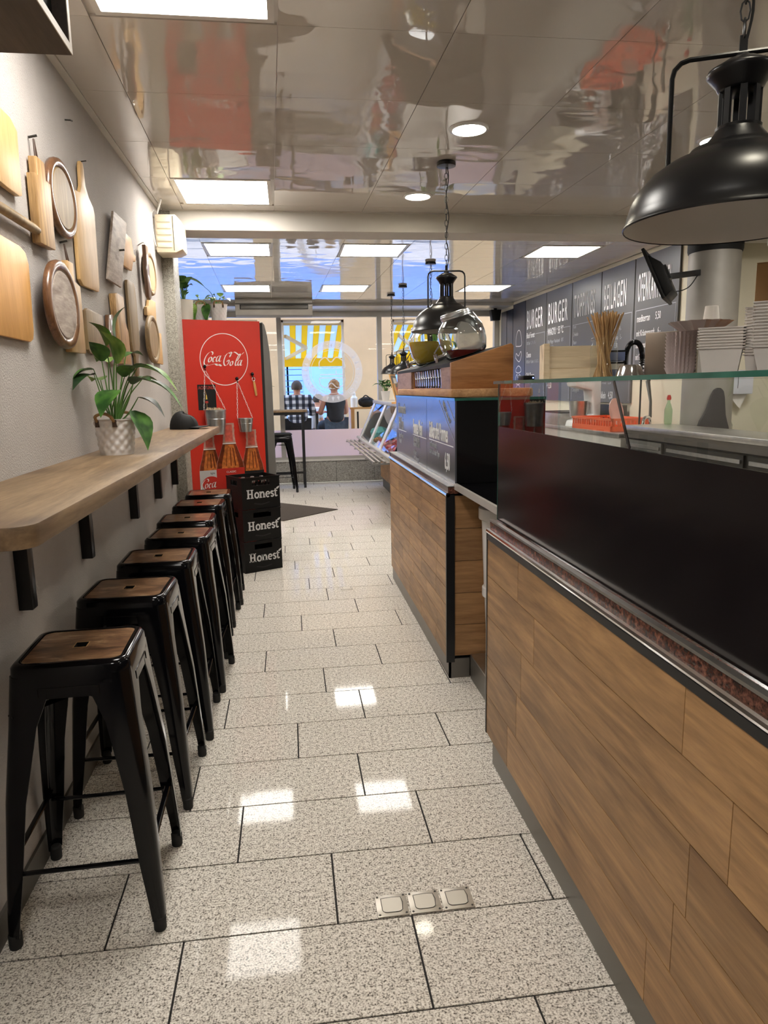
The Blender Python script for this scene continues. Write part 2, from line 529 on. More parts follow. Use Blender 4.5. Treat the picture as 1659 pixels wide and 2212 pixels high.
# ------------------------------------------------------------------ floor
fl = struct(MB().box(-2.3, -4.6, -0.08, 4.6, 11.16, -0.003).build('floor', 'grout'))
ROW = {-2: .528, -1: .283, 0: .079, 1: .403, 2: .219, 3: .60, 4: .285, 5: .128, 6: .44, 7: .217, 8: .03, 9: .404, 10: .225, 11: .105, 12: .306, 13: .005}
def tile_at(x0, y0, x1, y1, cache={}):
    g = 0.0029
    k = (round(x1-x0, 3), round(y1-y0, 3))
    if k[0] < 0.02 or k[1] < 0.02: return
    if k not in cache:
        cache[k] = MB().box(0, 0, -0.012, k[0]-2*g, k[1]-2*g, 0).mesh('tile', 'floor_granite')
    inst(cache[k], 'tile', fl, (x0+g, y0+g, 0))
for j in range(-9, 31):
    y0 = 1.727+0.3036*j; y1 = min(y0+0.3036, 11.15)
    if j <= 11: xa, xb = XW, 1.0
    else: xa, xb = -1.62, 1.72
    off = ROW.get(j, (j*0.233+0.11) % 0.614)
    k = math.floor((xa-off)/0.614)
    x = off+0.614*k
    while x < xb:
        a, b_ = max(x, xa), min(x+0.614, xb)
        if b_-a > 0.02: tile_at(a, y0, b_, y1)
        x += 0.614

# ------------------------------------------------------------------ walls
struct(MB().box(XW-0.15, -4.6, 0, XW, 5.2, HC).build('wall_left', 'plaster'))
struct(MB().box(XW, -4.6, 0, XW+0.009, 5.2, 0.085).build('baseboard_left', 'base_tile'))
struct(MB().box(-2.3, 5.2, 0, -0.735, 5.46, HC).build('wall_pillar', 'pillar_granite', bevel=0.004))
struct(MB().box(-2.42, 5.2, 0, -2.3, 11.35, HC).build('wall_left_far', 'plaster_smooth'))
struct(MB().box(-0.735, 5.2, 2.517, 4.7, 5.46, HC+0.02).build('trim_1', 'plaster_smooth'))
struct(MB().box(3.34, 5.86, 0, 3.5, 11.35, HC).build('wall_right', 'cream_wall'))
struct(MB().box(3.34, 5.75, 0, 4.7, 5.86, HC).build('wall_kitchen', 'cream_wall'))
struct(MB().box(4.6, -4.6, 0, 4.7, 5.75, HC).build('wall_right_near', 'cream_wall'))
struct(MB().box(XW-0.15, -4.72, 0, 4.7, -4.6, HC).build('wall_back', 'plaster_smooth'))
kf = struct(MB().box(0.858, -4.6, 0.0, 4.6, 5.25, 0.12).build('floor_kitchen', 'base_tile'))
struct(MB().box(1.9, 5.25, 0.0, 3.34, 10.6, 0.12).build('floor_kitchen_far', 'base_tile'))
st = MB().box(0.853, 2.5, 0, 0.862, 3.29, 0.118).build('step_riser', 'kick_metal', kf)
MB().box(0.853, 2.5, 0.118, 0.93, 3.29, 0.126).build('step_edge', 'steel', kf)
# round kitchen column with dark collar
colm = tag(MB().lathe([(0.195, 0), (0.195, HC)], 40, (3.42, 5.53, 0)).build('round_column', 'column_metal', smooth=True),
           'round grey metal-clad column at the end of the menu boards', 'column')
MB().lathe([(0.2, 2.45), (0.206, 2.47), (0.206, 2.62), (0.2, 2.64)], 40, (3.42, 5.53, 0)).build('collar', 'black_matt', colm, smooth=True)

# ------------------------------------------------------------------ ceiling
cl = struct(MB().box(XW-0.15, -4.7, HC+0.008, 4.7, 5.2, HC+0.06).build('ceiling', 'ceiling_grid'))
cf = struct(MB().box(-2.42, 5.46, HC+0.008, 4.7, 11.35, HC+0.06).build('ceiling_far', 'ceiling_grid'))
def panel(parent, p):          # p: four corners (x, y)
    g = 0.0016
    cx = sum(q[0] for q in p)/4; cy = sum(q[1] for q in p)/4
    def sh(q):
        return (q[0]-math.copysign(g, q[0]-cx)-cx, q[1]-math.copysign(g*0.6, q[1]-cy)-cy)
    b = MB().prism([sh(q) for q in p], 'xy', 0, 0.008)
    b.build('ceiling_panel', 'ceiling_lacquer', parent, loc=(cx, cy, HC))
def xg(k, y): return 0.020+0.604*k-0.023*(y-2.49)
def yg(j): return min(2.65+0.6*j, 5.2)
NEAR_LIGHTS = {(-1, -1), (-1, 3), (-1, -5), (4, -1), (4, -5), (5, 2)}  # the kitchen ones are out of view, added to brighten the kitchen
LIT = []
for j in range(-5, 5):
    for k in range(-2, 8):
        y0, y1 = yg(j), yg(j+1)
        p = [(xg(k, y0), y0), (xg(k+1, y0), y0), (xg(k+1, y1), y1), (xg(k, y1), y1)]
        if k == -2: p[0] = (XW+0.03, y0); p[3] = (XW+0.03, y1)
        if y1-y0 < 0.02: continue
        if (k, j) in NEAR_LIGHTS: LIT.append(p)
        else: panel(cl, p)
MB().box(XW, -1.6, HC-0.004, XW+0.03, 5.2, HC+0.008).build('wall_angle', 'white_frame', cl)
MB().box(XW+0.03, 5.188, HC-0.006, 4.6, 5.2, HC+0.008).build('wall_angle', 'white_frame', cl)
def xgf(k, y): return -0.070+0.585*k-0.024*(y-6.19)
YF = [5.46, 5.67, 6.27, 6.91, 7.5, 8.1, 8.68, 9.33, 9.93, 10.45]
FAR_LIGHTS = {(-1, 2), (1, 2), (4, 2), (-1, 6), (1, 6), (4, 6)}
for j in range(len(YF)-1):
    for k in range(-4, 6):
        y0, y1 = YF[j], YF[j+1]
        p = [(xgf(k, y0), y0), (xgf(k+1, y0), y0), (xgf(k+1, y1), y1), (xgf(k, y1), y1)]
        if k == 5: p[1] = (3.33, y0); p[2] = (3.33, y1)
        if k == -4: p[0] = (-2.29, y0); p[3] = (-2.29, y1)
        if (k, j) in FAR_LIGHTS: LIT.append(p)
        else: panel(cf, p)
LL = ['square ceiling light panel nearest the camera above the bar stools', 'square ceiling light panel just before the cross beam']
FL = {0: 'square ceiling light panel in front of the beam left of the air conditioner', 1: 'square ceiling light panel over the aisle right behind the beam',
      2: 'square ceiling light panel in front of the menu boards behind the beam', 3: 'square ceiling light panel above the plants on the red fridge',
      4: 'square ceiling light panel beside the air conditioner near the window', 5: 'square ceiling light panel far back before the menu boards'}
LIT.sort(key=lambda p: (p[0][1] > 5.3, p[0][1], p[0][0]))
near = [p for p in LIT if p[0][1] < 5.3]; far = [p for p in LIT if p[0][1] > 5.3]
NL = {}
for i, p in enumerate(near+far):
    cx = sum(q[0] for q in p)/4; cy = sum(q[1] for q in p)/4
    if p in far: lab = FL[far.index(p)]
    elif abs(cx+0.28) < 0.2 and abs(cy-2.35) < 0.3: lab = LL[0]
    elif abs(cx+0.35) < 0.2 and abs(cy-4.75) < 0.3: lab = LL[1]
    else: lab = 'square ceiling light panel behind the camera' if cx < 1 else 'added unseen light panel over the near end of the kitchen' if cy < 1 else 'added unseen light panel over the middle of the kitchen' if cy < 3 else 'added unseen light panel over the kitchen by the cream wall'
    t = thing('ceiling_light', lab, 'light', (cx, cy, HC), 0, 'square ceiling light panels')
    hx, hy = 0.285, 0.287
    d = hx-0.022
    MB().prism([(-d, -d), (d, -d), (d, d), (-d, d)], 'xy', 0.001, 0.006).build('diffuser', 'panel_light', t)
    f = MB()
    for a in ((-hx, -hy, hx, -d), (-hx, d, hx, hy), (-hx, -d, -d, d), (d, -d, hx, d)): f.box(a[0], a[1], -0.002, a[2], a[3], 0.007)
    f.build('frame', 'white_frame', t)
SPOTL = ['round recessed downlight right above the black pendant chain', 'round recessed downlight nearest the cross beam']
for (x, y, lab) in ((0.905, 3.55, SPOTL[0]), (0.875, 4.75, SPOTL[1]), (0.93, 1.15, 'round recessed downlight over the near counter'), (2.2, 3.6, 'added unseen downlight over the kitchen')):  # the kitchen one is unseen, added for extra light there
    t = thing('downlight', lab, 'light', (x, y, HC), 0, 'recessed ceiling downlights')
    MB().lathe([(0.0, -0.002), (0.075, -0.002), (0.075, 0.0)], 28, cap0=False, cap1=False).build('lens', 'spot_light', t)
    MB().lathe([(0.076, -0.001), (0.08, -0.009), (0.094, -0.005), (0.096, 0.0)], 28, cap0=False, cap1=False).build('ring', 'white_gloss', t, smooth=True)

# ------------------------------------------------------------------ shop front
pl = struct(MB().box(-2.3, 11.17, 0, 3.34, 11.36, 0.335).build('wall_front', 'grout'))
x = -2.28
while x < 3.3:
    x2 = min(x+0.598, 3.34)
    MB().box(x, 11.15, 0.0, x2-0.004, 11.19, 0.335).build('plinth_tile', 'plinth_granite', pl)
    x += 0.6
MB().box(-2.3, 11.13, 0.335, 3.34, 11.38, 0.36).build('sill', 'white_frame', pl)
struct(MB().box(-2.3, 10.45, 2.60, 3.34, 11.36, HC).build('trim_2', 'alu_frame'))
mull = [-2.26, -0.09, 1.44, 3.3]
for i in range(3):
    x0, x1 = mull[i], mull[i+1]
    f = MB()
    for a in ((x0, x1) if i == 0 else (x1,)): f.box(a-0.035, 11.17, 0.36, a+0.035, 11.27, 2.60)
    f.box(x0+0.035, 11.17, 0.36, x1-0.035, 11.27, 0.40); f.box(x0+0.035, 11.17, 2.52, x1-0.035, 11.27, 2.60)
    wd = struct(f.build('window_%d' % (i+1), 'alu_frame'))
    MB().box(x0+0.035, 11.218, 0.40, x1-0.035, 11.224, 2.52).build('pane', 'window_glass', wd)
    m = M.get('window_film')
    if m is None:
        m, n, b = newmat('window_film')
        setp(b, Roughness=0.35); b.inputs['Base Color'].default_value = col(srgb(246, 232, 230))
        tr = n.nodes.new('ShaderNodeBsdfTranslucent'); tr.inputs[0].default_value = col(srgb(252, 238, 236))
        mx = n.nodes.new('ShaderNodeMixShader'); mx.inputs[0].default_value = 0.85
        n.links.new(b.outputs[0], mx.inputs[1]); n.links.new(tr.outputs[0], mx.inputs[2])
        n.links.new(mx.outputs[0], n.nodes['Material Output'].inputs['Surface'])
    MB().box(x0+0.035, 11.210, 0.40, x1-0.035, 11.213, 0.82).build('frosted_film', 'window_film', wd)
    if i == 1: DECAL_WINDOW = wd

# ================================================================== left wall
# ---- bar shelf
sh = thing('wall_bar_shelf', 'long wooden bar shelf along the grey plaster wall above the stools', 'shelf', (XW, 1.36, 1.155))
dp = 0.333
top = MB().prism([(0, 0), (dp-0.06, 0)]+arc(dp-0.05, 0.05, 0.05, -90, 0, 5)[1:]+[(dp, 3.70), (0, 3.70)], 'xy', 0, 0.045)
top.build('board', 'shelf_wood', sh, bevel=0.003)
BRK = MB()
BRK.box(0.0, -0.022, -0.345, 0.04, 0.022, 0.0)
BRK.box(0.04, -0.022, -0.035, 0.24, 0.022, 0.0)
brk = BRK.mesh('bracket', 'black_paint', bevel=0.002)
SCR = MB().lathe([(0.0, 0.0), (0.006, 0.0), (0.006, 0.004), (0.0, 0.005)], 10, cap0=False, cap1=False).xf(Matrix.Rotation(-PI/2, 4, 'X')).mesh('screw', 'steel')
for y in (2.17, 2.83, 3.70, 4.38, 5.03):
    b = inst(brk, 'bracket', sh, (0, y-1.36, 0))
    inst(SCR, 'screw', b, (0.02, 0.022, -0.26), rz=PI)

# ---- cutting boards hanging on the wall: (y, z) outlines
def board(name, label, poly, th, mat, off=0.006, bev=0.003, smooth_poly=False):
    cy = sum(p[0] for p in poly)/len(poly); cz = sum(p[1] for p in poly)/len(poly)
    q = [(p[0]-cy, p[1]-cz) for p in poly]
    if smooth_poly: q = [(v.x, v.y) for v in cr([(a, b, 0) for a, b in q], 4, True)]
    t = thing(name, label, 'cutting board', (XW+off, cy, cz), 0, 'cutting boards hung on the plaster wall')
    MB().prism(q, 'yz', 0, th).build('board', mat, t, bevel=bev)
    return t, cy, cz
def cord(t, cy, cz, a, b, r=0.003):
    """leather loop from nail a down to hole b (y, z)."""
    (ya, za), (yb, zb) = a, b
    p = [(0.012, ya-cy, za-cz), (0.016, yb-cy-0.012, zb-cz), (0.02, yb-cy, zb-cz-0.01), (0.016, yb-cy+0.012, zb-cz), (0.012, ya-cy, za-cz)]
    MB().tube([tuple(v) for v in cr(p, 4)], r, 6).build('cord', 'leather', t, smooth=True)
    MB().tube([(-0.004, ya-cy, za-cz+0.004), (0.022, ya-cy+0.006, za-cz+0.012)], 0.004, 6).build('nail', 'dark_steel', t)
t, cy, cz = board('cutting_board', 'pale board with chamfered corner at the left edge of the photo', [(2.20, 2.25), (2.357, 2.258), (2.425, 2.258), (2.475, 2.235), (2.464, 2.045), (2.44, 2.038), (2.341, 2.039), (2.2, 2.046)], 0.018, 'maple')
t, cy, cz = board('cutting_board', 'striped pale paddle board hung by a leather loop, nearest of the two', [(2.574, 2.146), (2.605, 2.146), (2.605, 2.205), (2.685, 2.205), (2.685, 2.15), (2.73, 2.15), (2.723, 1.932), (2.571, 1.928)], 0.028, 'stripe_wood')
cord(t, cy, cz, (2.644, 2.268), (2.645, 2.196))
t, cy, cz = board('cutting_board', 'large light paddle board with slim curved neck', [(3.062, 2.19), (3.075, 2.22), (3.10, 2.228), (3.165, 2.236), (3.195, 2.27), (3.2, 2.345), (3.215, 2.368), (3.245, 2.368), (3.256, 2.345), (3.26, 2.285), (3.30, 2.25), (3.36, 2.225), (3.378, 2.2), (3.358, 1.895), (3.34, 1.872), (3.10, 1.866), (3.06, 1.885)], 0.014, 'maple')
MB().tube([(-0.004, 0.02, 0.19), (0.03, 0.024, 0.196)], 0.0025, 6).build('nail', 'dark_steel', t)
t, cy, cz = board('cutting_board', 'big plain orange-brown board with rounded corners at the left edge', [(2.0, 1.885), (2.255, 1.892), (2.416, 1.889), (2.46, 1.878), (2.48, 1.845), (2.466, 1.64), (2.455, 1.612), (2.43, 1.603), (2.0, 1.608)], 0.012, 'beech')
t, cy, cz = board('cutting_board', 'yellowish paddle board hung by a leather loop beside the dark round board', [(2.835, 1.858), (2.868, 1.858), (2.868, 1.925), (2.94, 1.925), (2.94, 1.86), (3.01, 1.85), (3.012, 1.595), (2.822, 1.592)], 0.024, 'maple')
cord(t, cy, cz, (2.886, 1.985), (2.904, 1.915))
t, cy, cz = board('cutting_board', 'grey scratched carved board hung at a slant', [(3.70, 2.29), (3.985, 2.295), (3.747, 1.945), (3.476, 1.947)], 0.012, 'grey_wood', off=0.02)
MB().tube([(-0.02, 0.03, 0.0), (0.035, 0.035, 0.005)], 0.005, 6).build('nail', 'dark_steel', t)
t, cy, cz = board('cutting_board', 'small house-shaped light board beside the grey carved board', [(3.979, 2.247), (4.123, 2.247), (4.155, 2.177), (4.21, 2.172), (4.19, 2.14), (4.126, 2.131), (4.075, 2.075), (3.88, 2.072), (3.89, 2.147)], 0.016, 'beech')
t, cy, cz = board('cutting_board', 'slim brown board standing off the wall on a wire hook', [(4.36, 2.263), (4.44, 2.265), (4.44, 1.981), (4.40, 1.964), (4.357, 1.981)], 0.02, 'walnut', off=0.03)
MB().tube([tuple(v) for v in cr([(-0.03, 0.02, 0.18), (0.005, 0.0, 0.19), (0.01, 0.0, 0.16), (0.01, 0.0, 0.13)], 4)], 0.003, 6).build('wire_hook', 'steel', t)
t, cy, cz = board('cutting_board', 'small brown-grey rectangular board left of the potted plant', [(3.10, 1.772), (3.13, 1.782), (3.355, 1.776), (3.375, 1.755), (3.345, 1.612), (3.33, 1.602), (3.12, 1.602), (3.095, 1.615)], 0.014, 'olive_wood')
t, cy, cz = board('cutting_board', 'striped narrow board behind the leaves of the potted plant', [(3.572, 1.896), (3.62, 1.904), (3.75, 1.9), (3.75, 1.78), (3.80, 1.74), (3.82, 1.58), (3.60, 1.578)], 0.03, 'stripe_wood')
t, cy, cz = board('cutting_board', 'little dark-edged board half hidden behind the potted plant', [(3.47, 1.79), (3.54, 1.798), (3.553, 1.758), (3.57, 1.719), (3.57, 1.569), (3.42, 1.572)], 0.02, 'walnut')
t, cy, cz = board('cutting_board', 'long brown-grey paddle board with its handle pointing down', [(3.935, 1.99), (3.95, 2.012), (3.982, 2.017), (4.10, 2.017), (4.13, 2.0), (4.15, 1.933), (4.15, 1.70), (4.12, 1.655), (4.09, 1.62), (4.088, 1.546), (4.06, 1.52), (4.025, 1.527), (4.015, 1.629), (3.965, 1.66), (3.94, 1.70)], 0.014, 'olive_wood')
t, cy, cz = board('cutting_board', 'small notched light board near the end of the wall', [(4.419, 1.929), (4.48, 1.941), (4.527, 1.988), (4.72, 1.992), (4.70, 1.847), (4.516, 1.849), (4.484, 1.878), (4.41, 1.882)], 0.018, 'maple')
t, cy, cz = board('cutting_board', 'small light board hung from a ring, last before the pillar', [(4.65, 1.806), (4.86, 1.812), (4.86, 1.615), (4.64, 1.617)], 0.016, 'maple')
MB().tube([(0.01, -0.06+0.03*math.cos(a*PI/6), 0.125+0.03*math.sin(a*PI/6)) for a in range(12)], 0.003, 6, closed=True).build('ring', 'chrome', t)
def roundboard(label, cy, cz, ry, rz, mat1, mat2, off=0.006):
    t = thing('round_cutting_board', label, 'cutting board', (XW+off, cy, cz), 0, 'cutting boards hung on the plaster wall')
    mt = Matrix(((0, 0, 1, 0), (ry, 0, 0, 0), (0, rz, 0, 0), (0, 0, 0, 1)))
    MB().lathe([(0.9, 0), (0.985, 0.004), (1.0, 0.014), (0.98, 0.024), (0.9, 0.028), (0.82, 0.026), (0.79, 0.022)], 40, cap1=False).xf(mt).build('rim', mat1, t, smooth=True, ang=60)
    MB().lathe([(0.79, 0.0225), (0.765, 0.0185), (0.74, 0.0235), (0.0, 0.0235)], 40, cap0=False, cap1=False).xf(mt).build('face', mat2, t, smooth=True, ang=25)
    return t
roundboard('round board with brown rim and shiny face, next to the big paddle', 2.895, 2.143, 0.165, 0.137, 'walnut', 'olive_wood')
roundboard('dark red-brown round board with scratched pale face', 2.697, 1.745, 0.175, 0.15, 'walnut', 'grey_wood', 0.032)
roundboard('small round light board below the beige wall box', 4.61, 2.14, 0.16, 0.125, 'olive_wood', 'maple')
roundboard('small round brown board low at the end of the wall', 4.43, 1.745, 0.175, 0.138, 'olive_wood', 'olive_wood', 0.027)
tag(MB().tube([(XW+0.022, 2.02, 1.965), (XW+0.024, 2.30, 1.966), (XW+0.024, 2.54, 1.966), (XW+0.024, 2.575, 1.966), (XW+0.024, 2.583, 1.966)], [0.014, 0.015, 0.015, 0.012, 0.004], 12).build('rolling_pin', 'olive_wood', smooth=True),
    'slim wooden rolling pin hung level on the wall', 'rolling pin')
tag(MB().tube([(XW-0.005, 3.11, 2.485), (XW+0.02, 3.113, 2.485), (XW+0.022, 3.13, 2.488)], 0.003, 6).build('wall_nail', 'dark_steel'), 'bare nail in the plaster above the boards', 'nail')

# ---- dark wall box in the upper left corner
t = thing('wall_box', 'dark wooden wall box with pale edges in the upper left corner', 'cabinet', (XW, 1.83, 2.19))
wbx = 0.362
MB().box(0, -1.0, 0, wbx, 0, 0.018).build('bottom', 'dark_box_wood', t)
MB().box(0, -1.0, 0.33, wbx, 0, 0.348).build('top', 'dark_box_wood', t)
MB().box(0, -0.018, 0.018, wbx, 0, 0.33).build('side', 'dark_box_wood', t)
MB().box(0, -1.0, 0.018, wbx, -0.982, 0.33).build('side', 'dark_box_wood', t)
MB().box(0.0, -0.982, 0.018, wbx-0.03, -0.018, 0.33).build('inside', 'black_matt', t)
e = MB()
e.box(wbx, -1.0, 0, wbx+0.002, 0, 0.018); e.box(wbx, -1.0, 0.33, wbx+0.002, 0, 0.348)
e.box(wbx, -0.018, 0.018, wbx+0.002, 0, 0.33); e.box(wbx, -1.0, 0.018, wbx+0.002, -0.982, 0.33)
e.build('edge_band', 'pale_edge', t)

# ---- beige louvred box by the beam
t = thing('wall_fan_box', 'beige plastic ventilation box with louvres on the wall by the beam', 'ventilator', (XW, 4.97, 2.33))
MB().prism([(0.012, 0), (0.135, 0.0), (0.178, 0.02), (0.178, 0.19), (0.14, 0.235), (0.012, 0.235)], 'xz', 0, 0.2).build('housing', 'cream_plastic', t, bevel=0.006)
for i in range(5):
    z = 0.03+i*0.039
    MB().box(0.022, -0.006, z, 0.112, 0.0, z+0.027).build('louvre', 'cream_plastic', t, bevel=0.002)
MB().box(0.122, -0.003, 0.012, 0.126, 0.0, 0.225).build('seam', 'ac_dark', t)
MB().box(0.0, 0.02, 0.02, 0.012, 0.18, 0.215).build('back_plate', 'white', t)
MB().tube([tuple(v) for v in cr([(0.03, 0.05, 0.235), (0.012, 0.0, 0.26), (-0.002, -0.02, 0.22), (0.004, -0.03, 0.12), (0.01, -0.02, 0.05), (0.014, 0.02, 0.04)], 5)], 0.003, 6).build('cable', 'white', t, smooth=True)
MB().tube([(0.02, 0.03, 0.23), (0.07, -0.06, 0.312)], 0.006, 8).build('conduit', 'white', t)

# ---- plants
def leaf_mesh(b, base, tip, width, droop=0.15, side=(0, 0, 1), fold=0.25, n=7):
    base = Vector(base); tip = Vector(tip); d = tip-base; L = d.length
    u = Vector(side); x = d.cross(u)
    if x.length < 1e-4: x = d.cross(Vector((1, 0, 0)))
    x.normalize(); up = x.cross(d).normalized()
    vs = []; fs = []
    for i in range(n+1):
        t_ = i/n
        wv = 1.75*width*math.sin(PI*min(1, t_*0.97+0.03)**0.75)*(1-0.25*t_)
        c = base+d*t_-Vector((0, 0, 1))*droop*L*(t_**2.2)+up*0.10*L*math.sin(PI*t_)
        vs += [c-x*wv/2+up*fold*wv/2, c, c+x*wv/2+up*fold*wv/2]
    for i in range(n):
        for k in range(2):
            a = i*3+k
            fs.append((a, a+1, a+4, a+3))
    b.add(vs, fs)
def diamond_pot(r0, r1, h, n=96, m=24, amp=0.006, plainring=True):
    vs = []; fs = []
    for i in range(m+1):
        z = h*i/m
        for k in range(n):
            a = 2*PI*k/n
            r = r0+(r1-r0)*i/m
            if 1 < i < m-1: r += amp*(abs(math.sin(k*PI/8+i*PI/7)*math.sin(k*PI/8-i*PI/7))-0.3)
            vs.append((r*math.cos(a), r*math.sin(a), z))
    for i in range(m):
        for k in range(n):
            l = (k+1) % n
            fs.append((i*n+k, i*n+l, (i+1)*n+l, (i+1)*n+k))
    b = MB().add(vs, fs)
    b.lathe([(r1-0.001, h-0.006), (r1+0.003, h-0.004), (r1+0.003, h), (r1-0.004, h), (r1-0.006, h-0.012), (0.0, h-0.014)], n, cap0=False, cap1=False)
    b.lathe([(0.0, 0.0), (r0, 0.0)], n, cap0=False, cap1=False)
    return b
def pot_handles(t, r, z, axis=0.0):
    for s in (-1, 1):
        p = [(s*(r-0.004), -0.035, z), (s*(r+0.012), -0.03, z+0.02), (s*(r+0.008), 0.0, z+0.03), (s*(r+0.012), 0.03, z+0.02), (s*(r-0.004), 0.035, z)]
        b = MB().tube([tuple(v) for v in cr(p, 5)], 0.006, 8).xf(Matrix.Rotation(axis, 4, 'Z'))
        h = b.build('rope_handle', 'rope', t, smooth=True)
        c = MB()
        for y in (-0.035, 0.035): c.box(s*(r-0.006)-0.004, y-0.007, z-0.022, s*(r-0.006)+0.01, y+0.007, z+0.006)
        c.xf(Matrix.Rotation(axis, 4, 'Z')).build('leather_tab', 'leather', h)
def plant(name, label, loc, leaves, pot, stem_r=0.004, mats=('leaf',), group=None):
    """leaves: (stem points..., leaf tip, width); pot(t) builds the pot and returns soil height."""
    t = thing(name, label, 'plant', loc, 0, group)
    zs = pot(t)
    for i, (pts, tip, wv) in enumerate(leaves):
        base = pts[-1]
        root = (pts[0][0]*0.12, pts[0][1]*0.12, zs-0.01)
        sp = [root]+[tuple(p) for p in pts]
        lf = MB(); leaf_mesh(lf, base, tip, wv, 0.18)
        l = lf.build('leaf', mats[i % len(mats)], t, smooth=True, ang=80)
        pp = cr(sp, 4)
        MB().tube([tuple(v) for v in pp], [stem_r*(1-0.55*k/(len(pp)-1)) for k in range(len(pp))], 6).build('stem', 'stem_green', l, smooth=True)
    return t
def pot_a(t):
    diamond_pot(0.062, 0.077, 0.14).build('pot', 'pot_white', t, smooth=True, ang=50)
    MB().lathe([(0.0, 0.122), (0.072, 0.122)], 24, cap0=False, cap1=False).build('soil', 'soil', t)
    pot_handles(t, 0.077, 0.132, R(75))
    return 0.122
# peace lily on the shelf; local x to the aisle, z up (pot base at 0)
LV = [([(0.0, 0.02, 0.26), (-0.01, 0.0, 0.42)], (-0.06, -0.03, 0.53), 0.075),
      ([(0.01, 0.0, 0.30), (0.03, 0.0, 0.44)], (0.075, 0.01, 0.60), 0.06),
      ([(0.02, -0.02, 0.25), (0.03, -0.03, 0.35)], (-0.01, -0.06, 0.50), 0.085),
      ([(-0.03, 0.0, 0.22), (-0.06, -0.01, 0.33)], (-0.14, -0.05, 0.30), 0.05),
      ([(-0.03, -0.02, 0.2), (-0.055, -0.03, 0.31)], (-0.12, -0.10, 0.27), 0.06),
      ([(0.0, -0.03, 0.17), (0.03, -0.05, 0.25)], (-0.02, -0.13, 0.17), 0.075),
      ([(0.04, 0.0, 0.24), (0.08, 0.0, 0.33)], (0.20, -0.01, 0.33), 0.065),
      ([(0.05, 0.02, 0.26), (0.10, 0.02, 0.34)], (0.25, 0.0, 0.27), 0.06),
      ([(0.06, -0.01, 0.22), (0.12, -0.02, 0.29)], (0.27, -0.03, 0.20), 0.055),
      ([(0.05, 0.03, 0.16), (0.09, 0.03, 0.22)], (0.19, 0.02, 0.16), 0.055),
      ([(0.05, -0.02, 0.15), (0.075, -0.03, 0.17)], (0.13, -0.06, 0.04), 0.07),
      ([(0.03, 0.03, 0.28), (0.05, 0.05, 0.38)], (0.11, 0.1, 0.40), 0.05),
      ([(-0.02, 0.04, 0.24), (-0.02, 0.06, 0.36)], (-0.08, 0.12, 0.38), 0.05),
      ([(0.02, 0.01, 0.22), (0.05, 0.0, 0.30)], (0.10, -0.06, 0.36), 0.05),
      ([(0.06, -0.03, 0.2), (0.09, -0.05, 0.27)], (0.17, -0.10, 0.30), 0.06),
      ([(-0.01, -0.03, 0.24), (-0.02, -0.04, 0.36)], (-0.05, -0.09, 0.45), 0.06),
      ([(0.03, 0.04, 0.2), (0.07, 0.07, 0.28)], (0.16, 0.12, 0.30), 0.055),
      ([(-0.03, 0.02, 0.2), (-0.05, 0.04, 0.29)], (-0.10, 0.10, 0.30), 0.05)]
plant('potted_peace_lily', 'peace lily in a white quilted metal pot on the wooden bar shelf', (-0.680, 2.945, 1.2), LV, pot_a, mats=('leaf', 'leaf', 'leaf_light', 'leaf', 'leaf_dark'))

# ---- baseball cap on the shelf
t = thing('baseball_cap', 'black baseball cap lying at the far end of the bar shelf', 'cap', (-0.675, 4.80, 1.2), R(-8))
b = MB(); n = 20; m = 7; vs = []; fs = []
for i in range(m+1):
    th = PI/2*i/m
    for k in range(n):
        a = 2*PI*k/n
        rr = 0.092*math.cos(th)**0.75 if i < m else 0.0
        vs.append((rr*math.cos(a)*1.02, rr*math.sin(a)*0.86, 0.105*math.sin(th)*(1-0.12*math.cos(a)) - (0.0 if i else 0.0)))
for i in range(m):
    for k in range(n):
        l = (k+1) % n
        fs.append((i*n+k, i*n+l, (i+1)*n+l, (i+1)*n+k))
b.add(vs, fs).build('crown', 'black_matt', t, smooth=True, ang=80)
b = MB(); vs = []; fs = []
for i in range(13):
    a = R(-62+124*i/12)
    inn = (0.09*math.cos(a), 0.078*math.sin(a), 0.012+0.004*math.cos(a*2))
    o_ = (0.09*math.cos(a)+0.075*math.cos(a*0.55), 0.08*math.sin(a), 0.004+0.012*math.cos(a)**2)
    vs += [inn, o_, (inn[0], inn[1], inn[2]+0.004), (o_[0], o_[1], o_[2]+0.004)]
for i in range(12):
    a = i*4
    fs += [(a, a+1, a+5, a+4), (a+2, a+6, a+7, a+3), (a+1, a+3, a+7, a+5)]
b.add(vs, fs).build('visor', 'black_matt', t, smooth=True)
MB().blob((0, 0, 0.106), 0.006, 1, amp=0).build('button', 'black_matt', t, smooth=True)
for k in range(3):
    a = R(60*k+30)
    MB().tube([(0.094*math.cos(th)**0.75*math.cos(a)*1.02*s, 0.094*math.cos(th)**0.75*math.sin(a)*0.86*s, 0.106*math.sin(th)*(1-0.12*math.cos(a)*s)) for s, th in [(1, R(5)), (1, R(30)), (1, R(55)), (1, R(80)), (-1, R(80)), (-1, R(55)), (-1, R(30)), (-1, R(5))]], 0.0012, 4).build('seam', 'rubber', t)

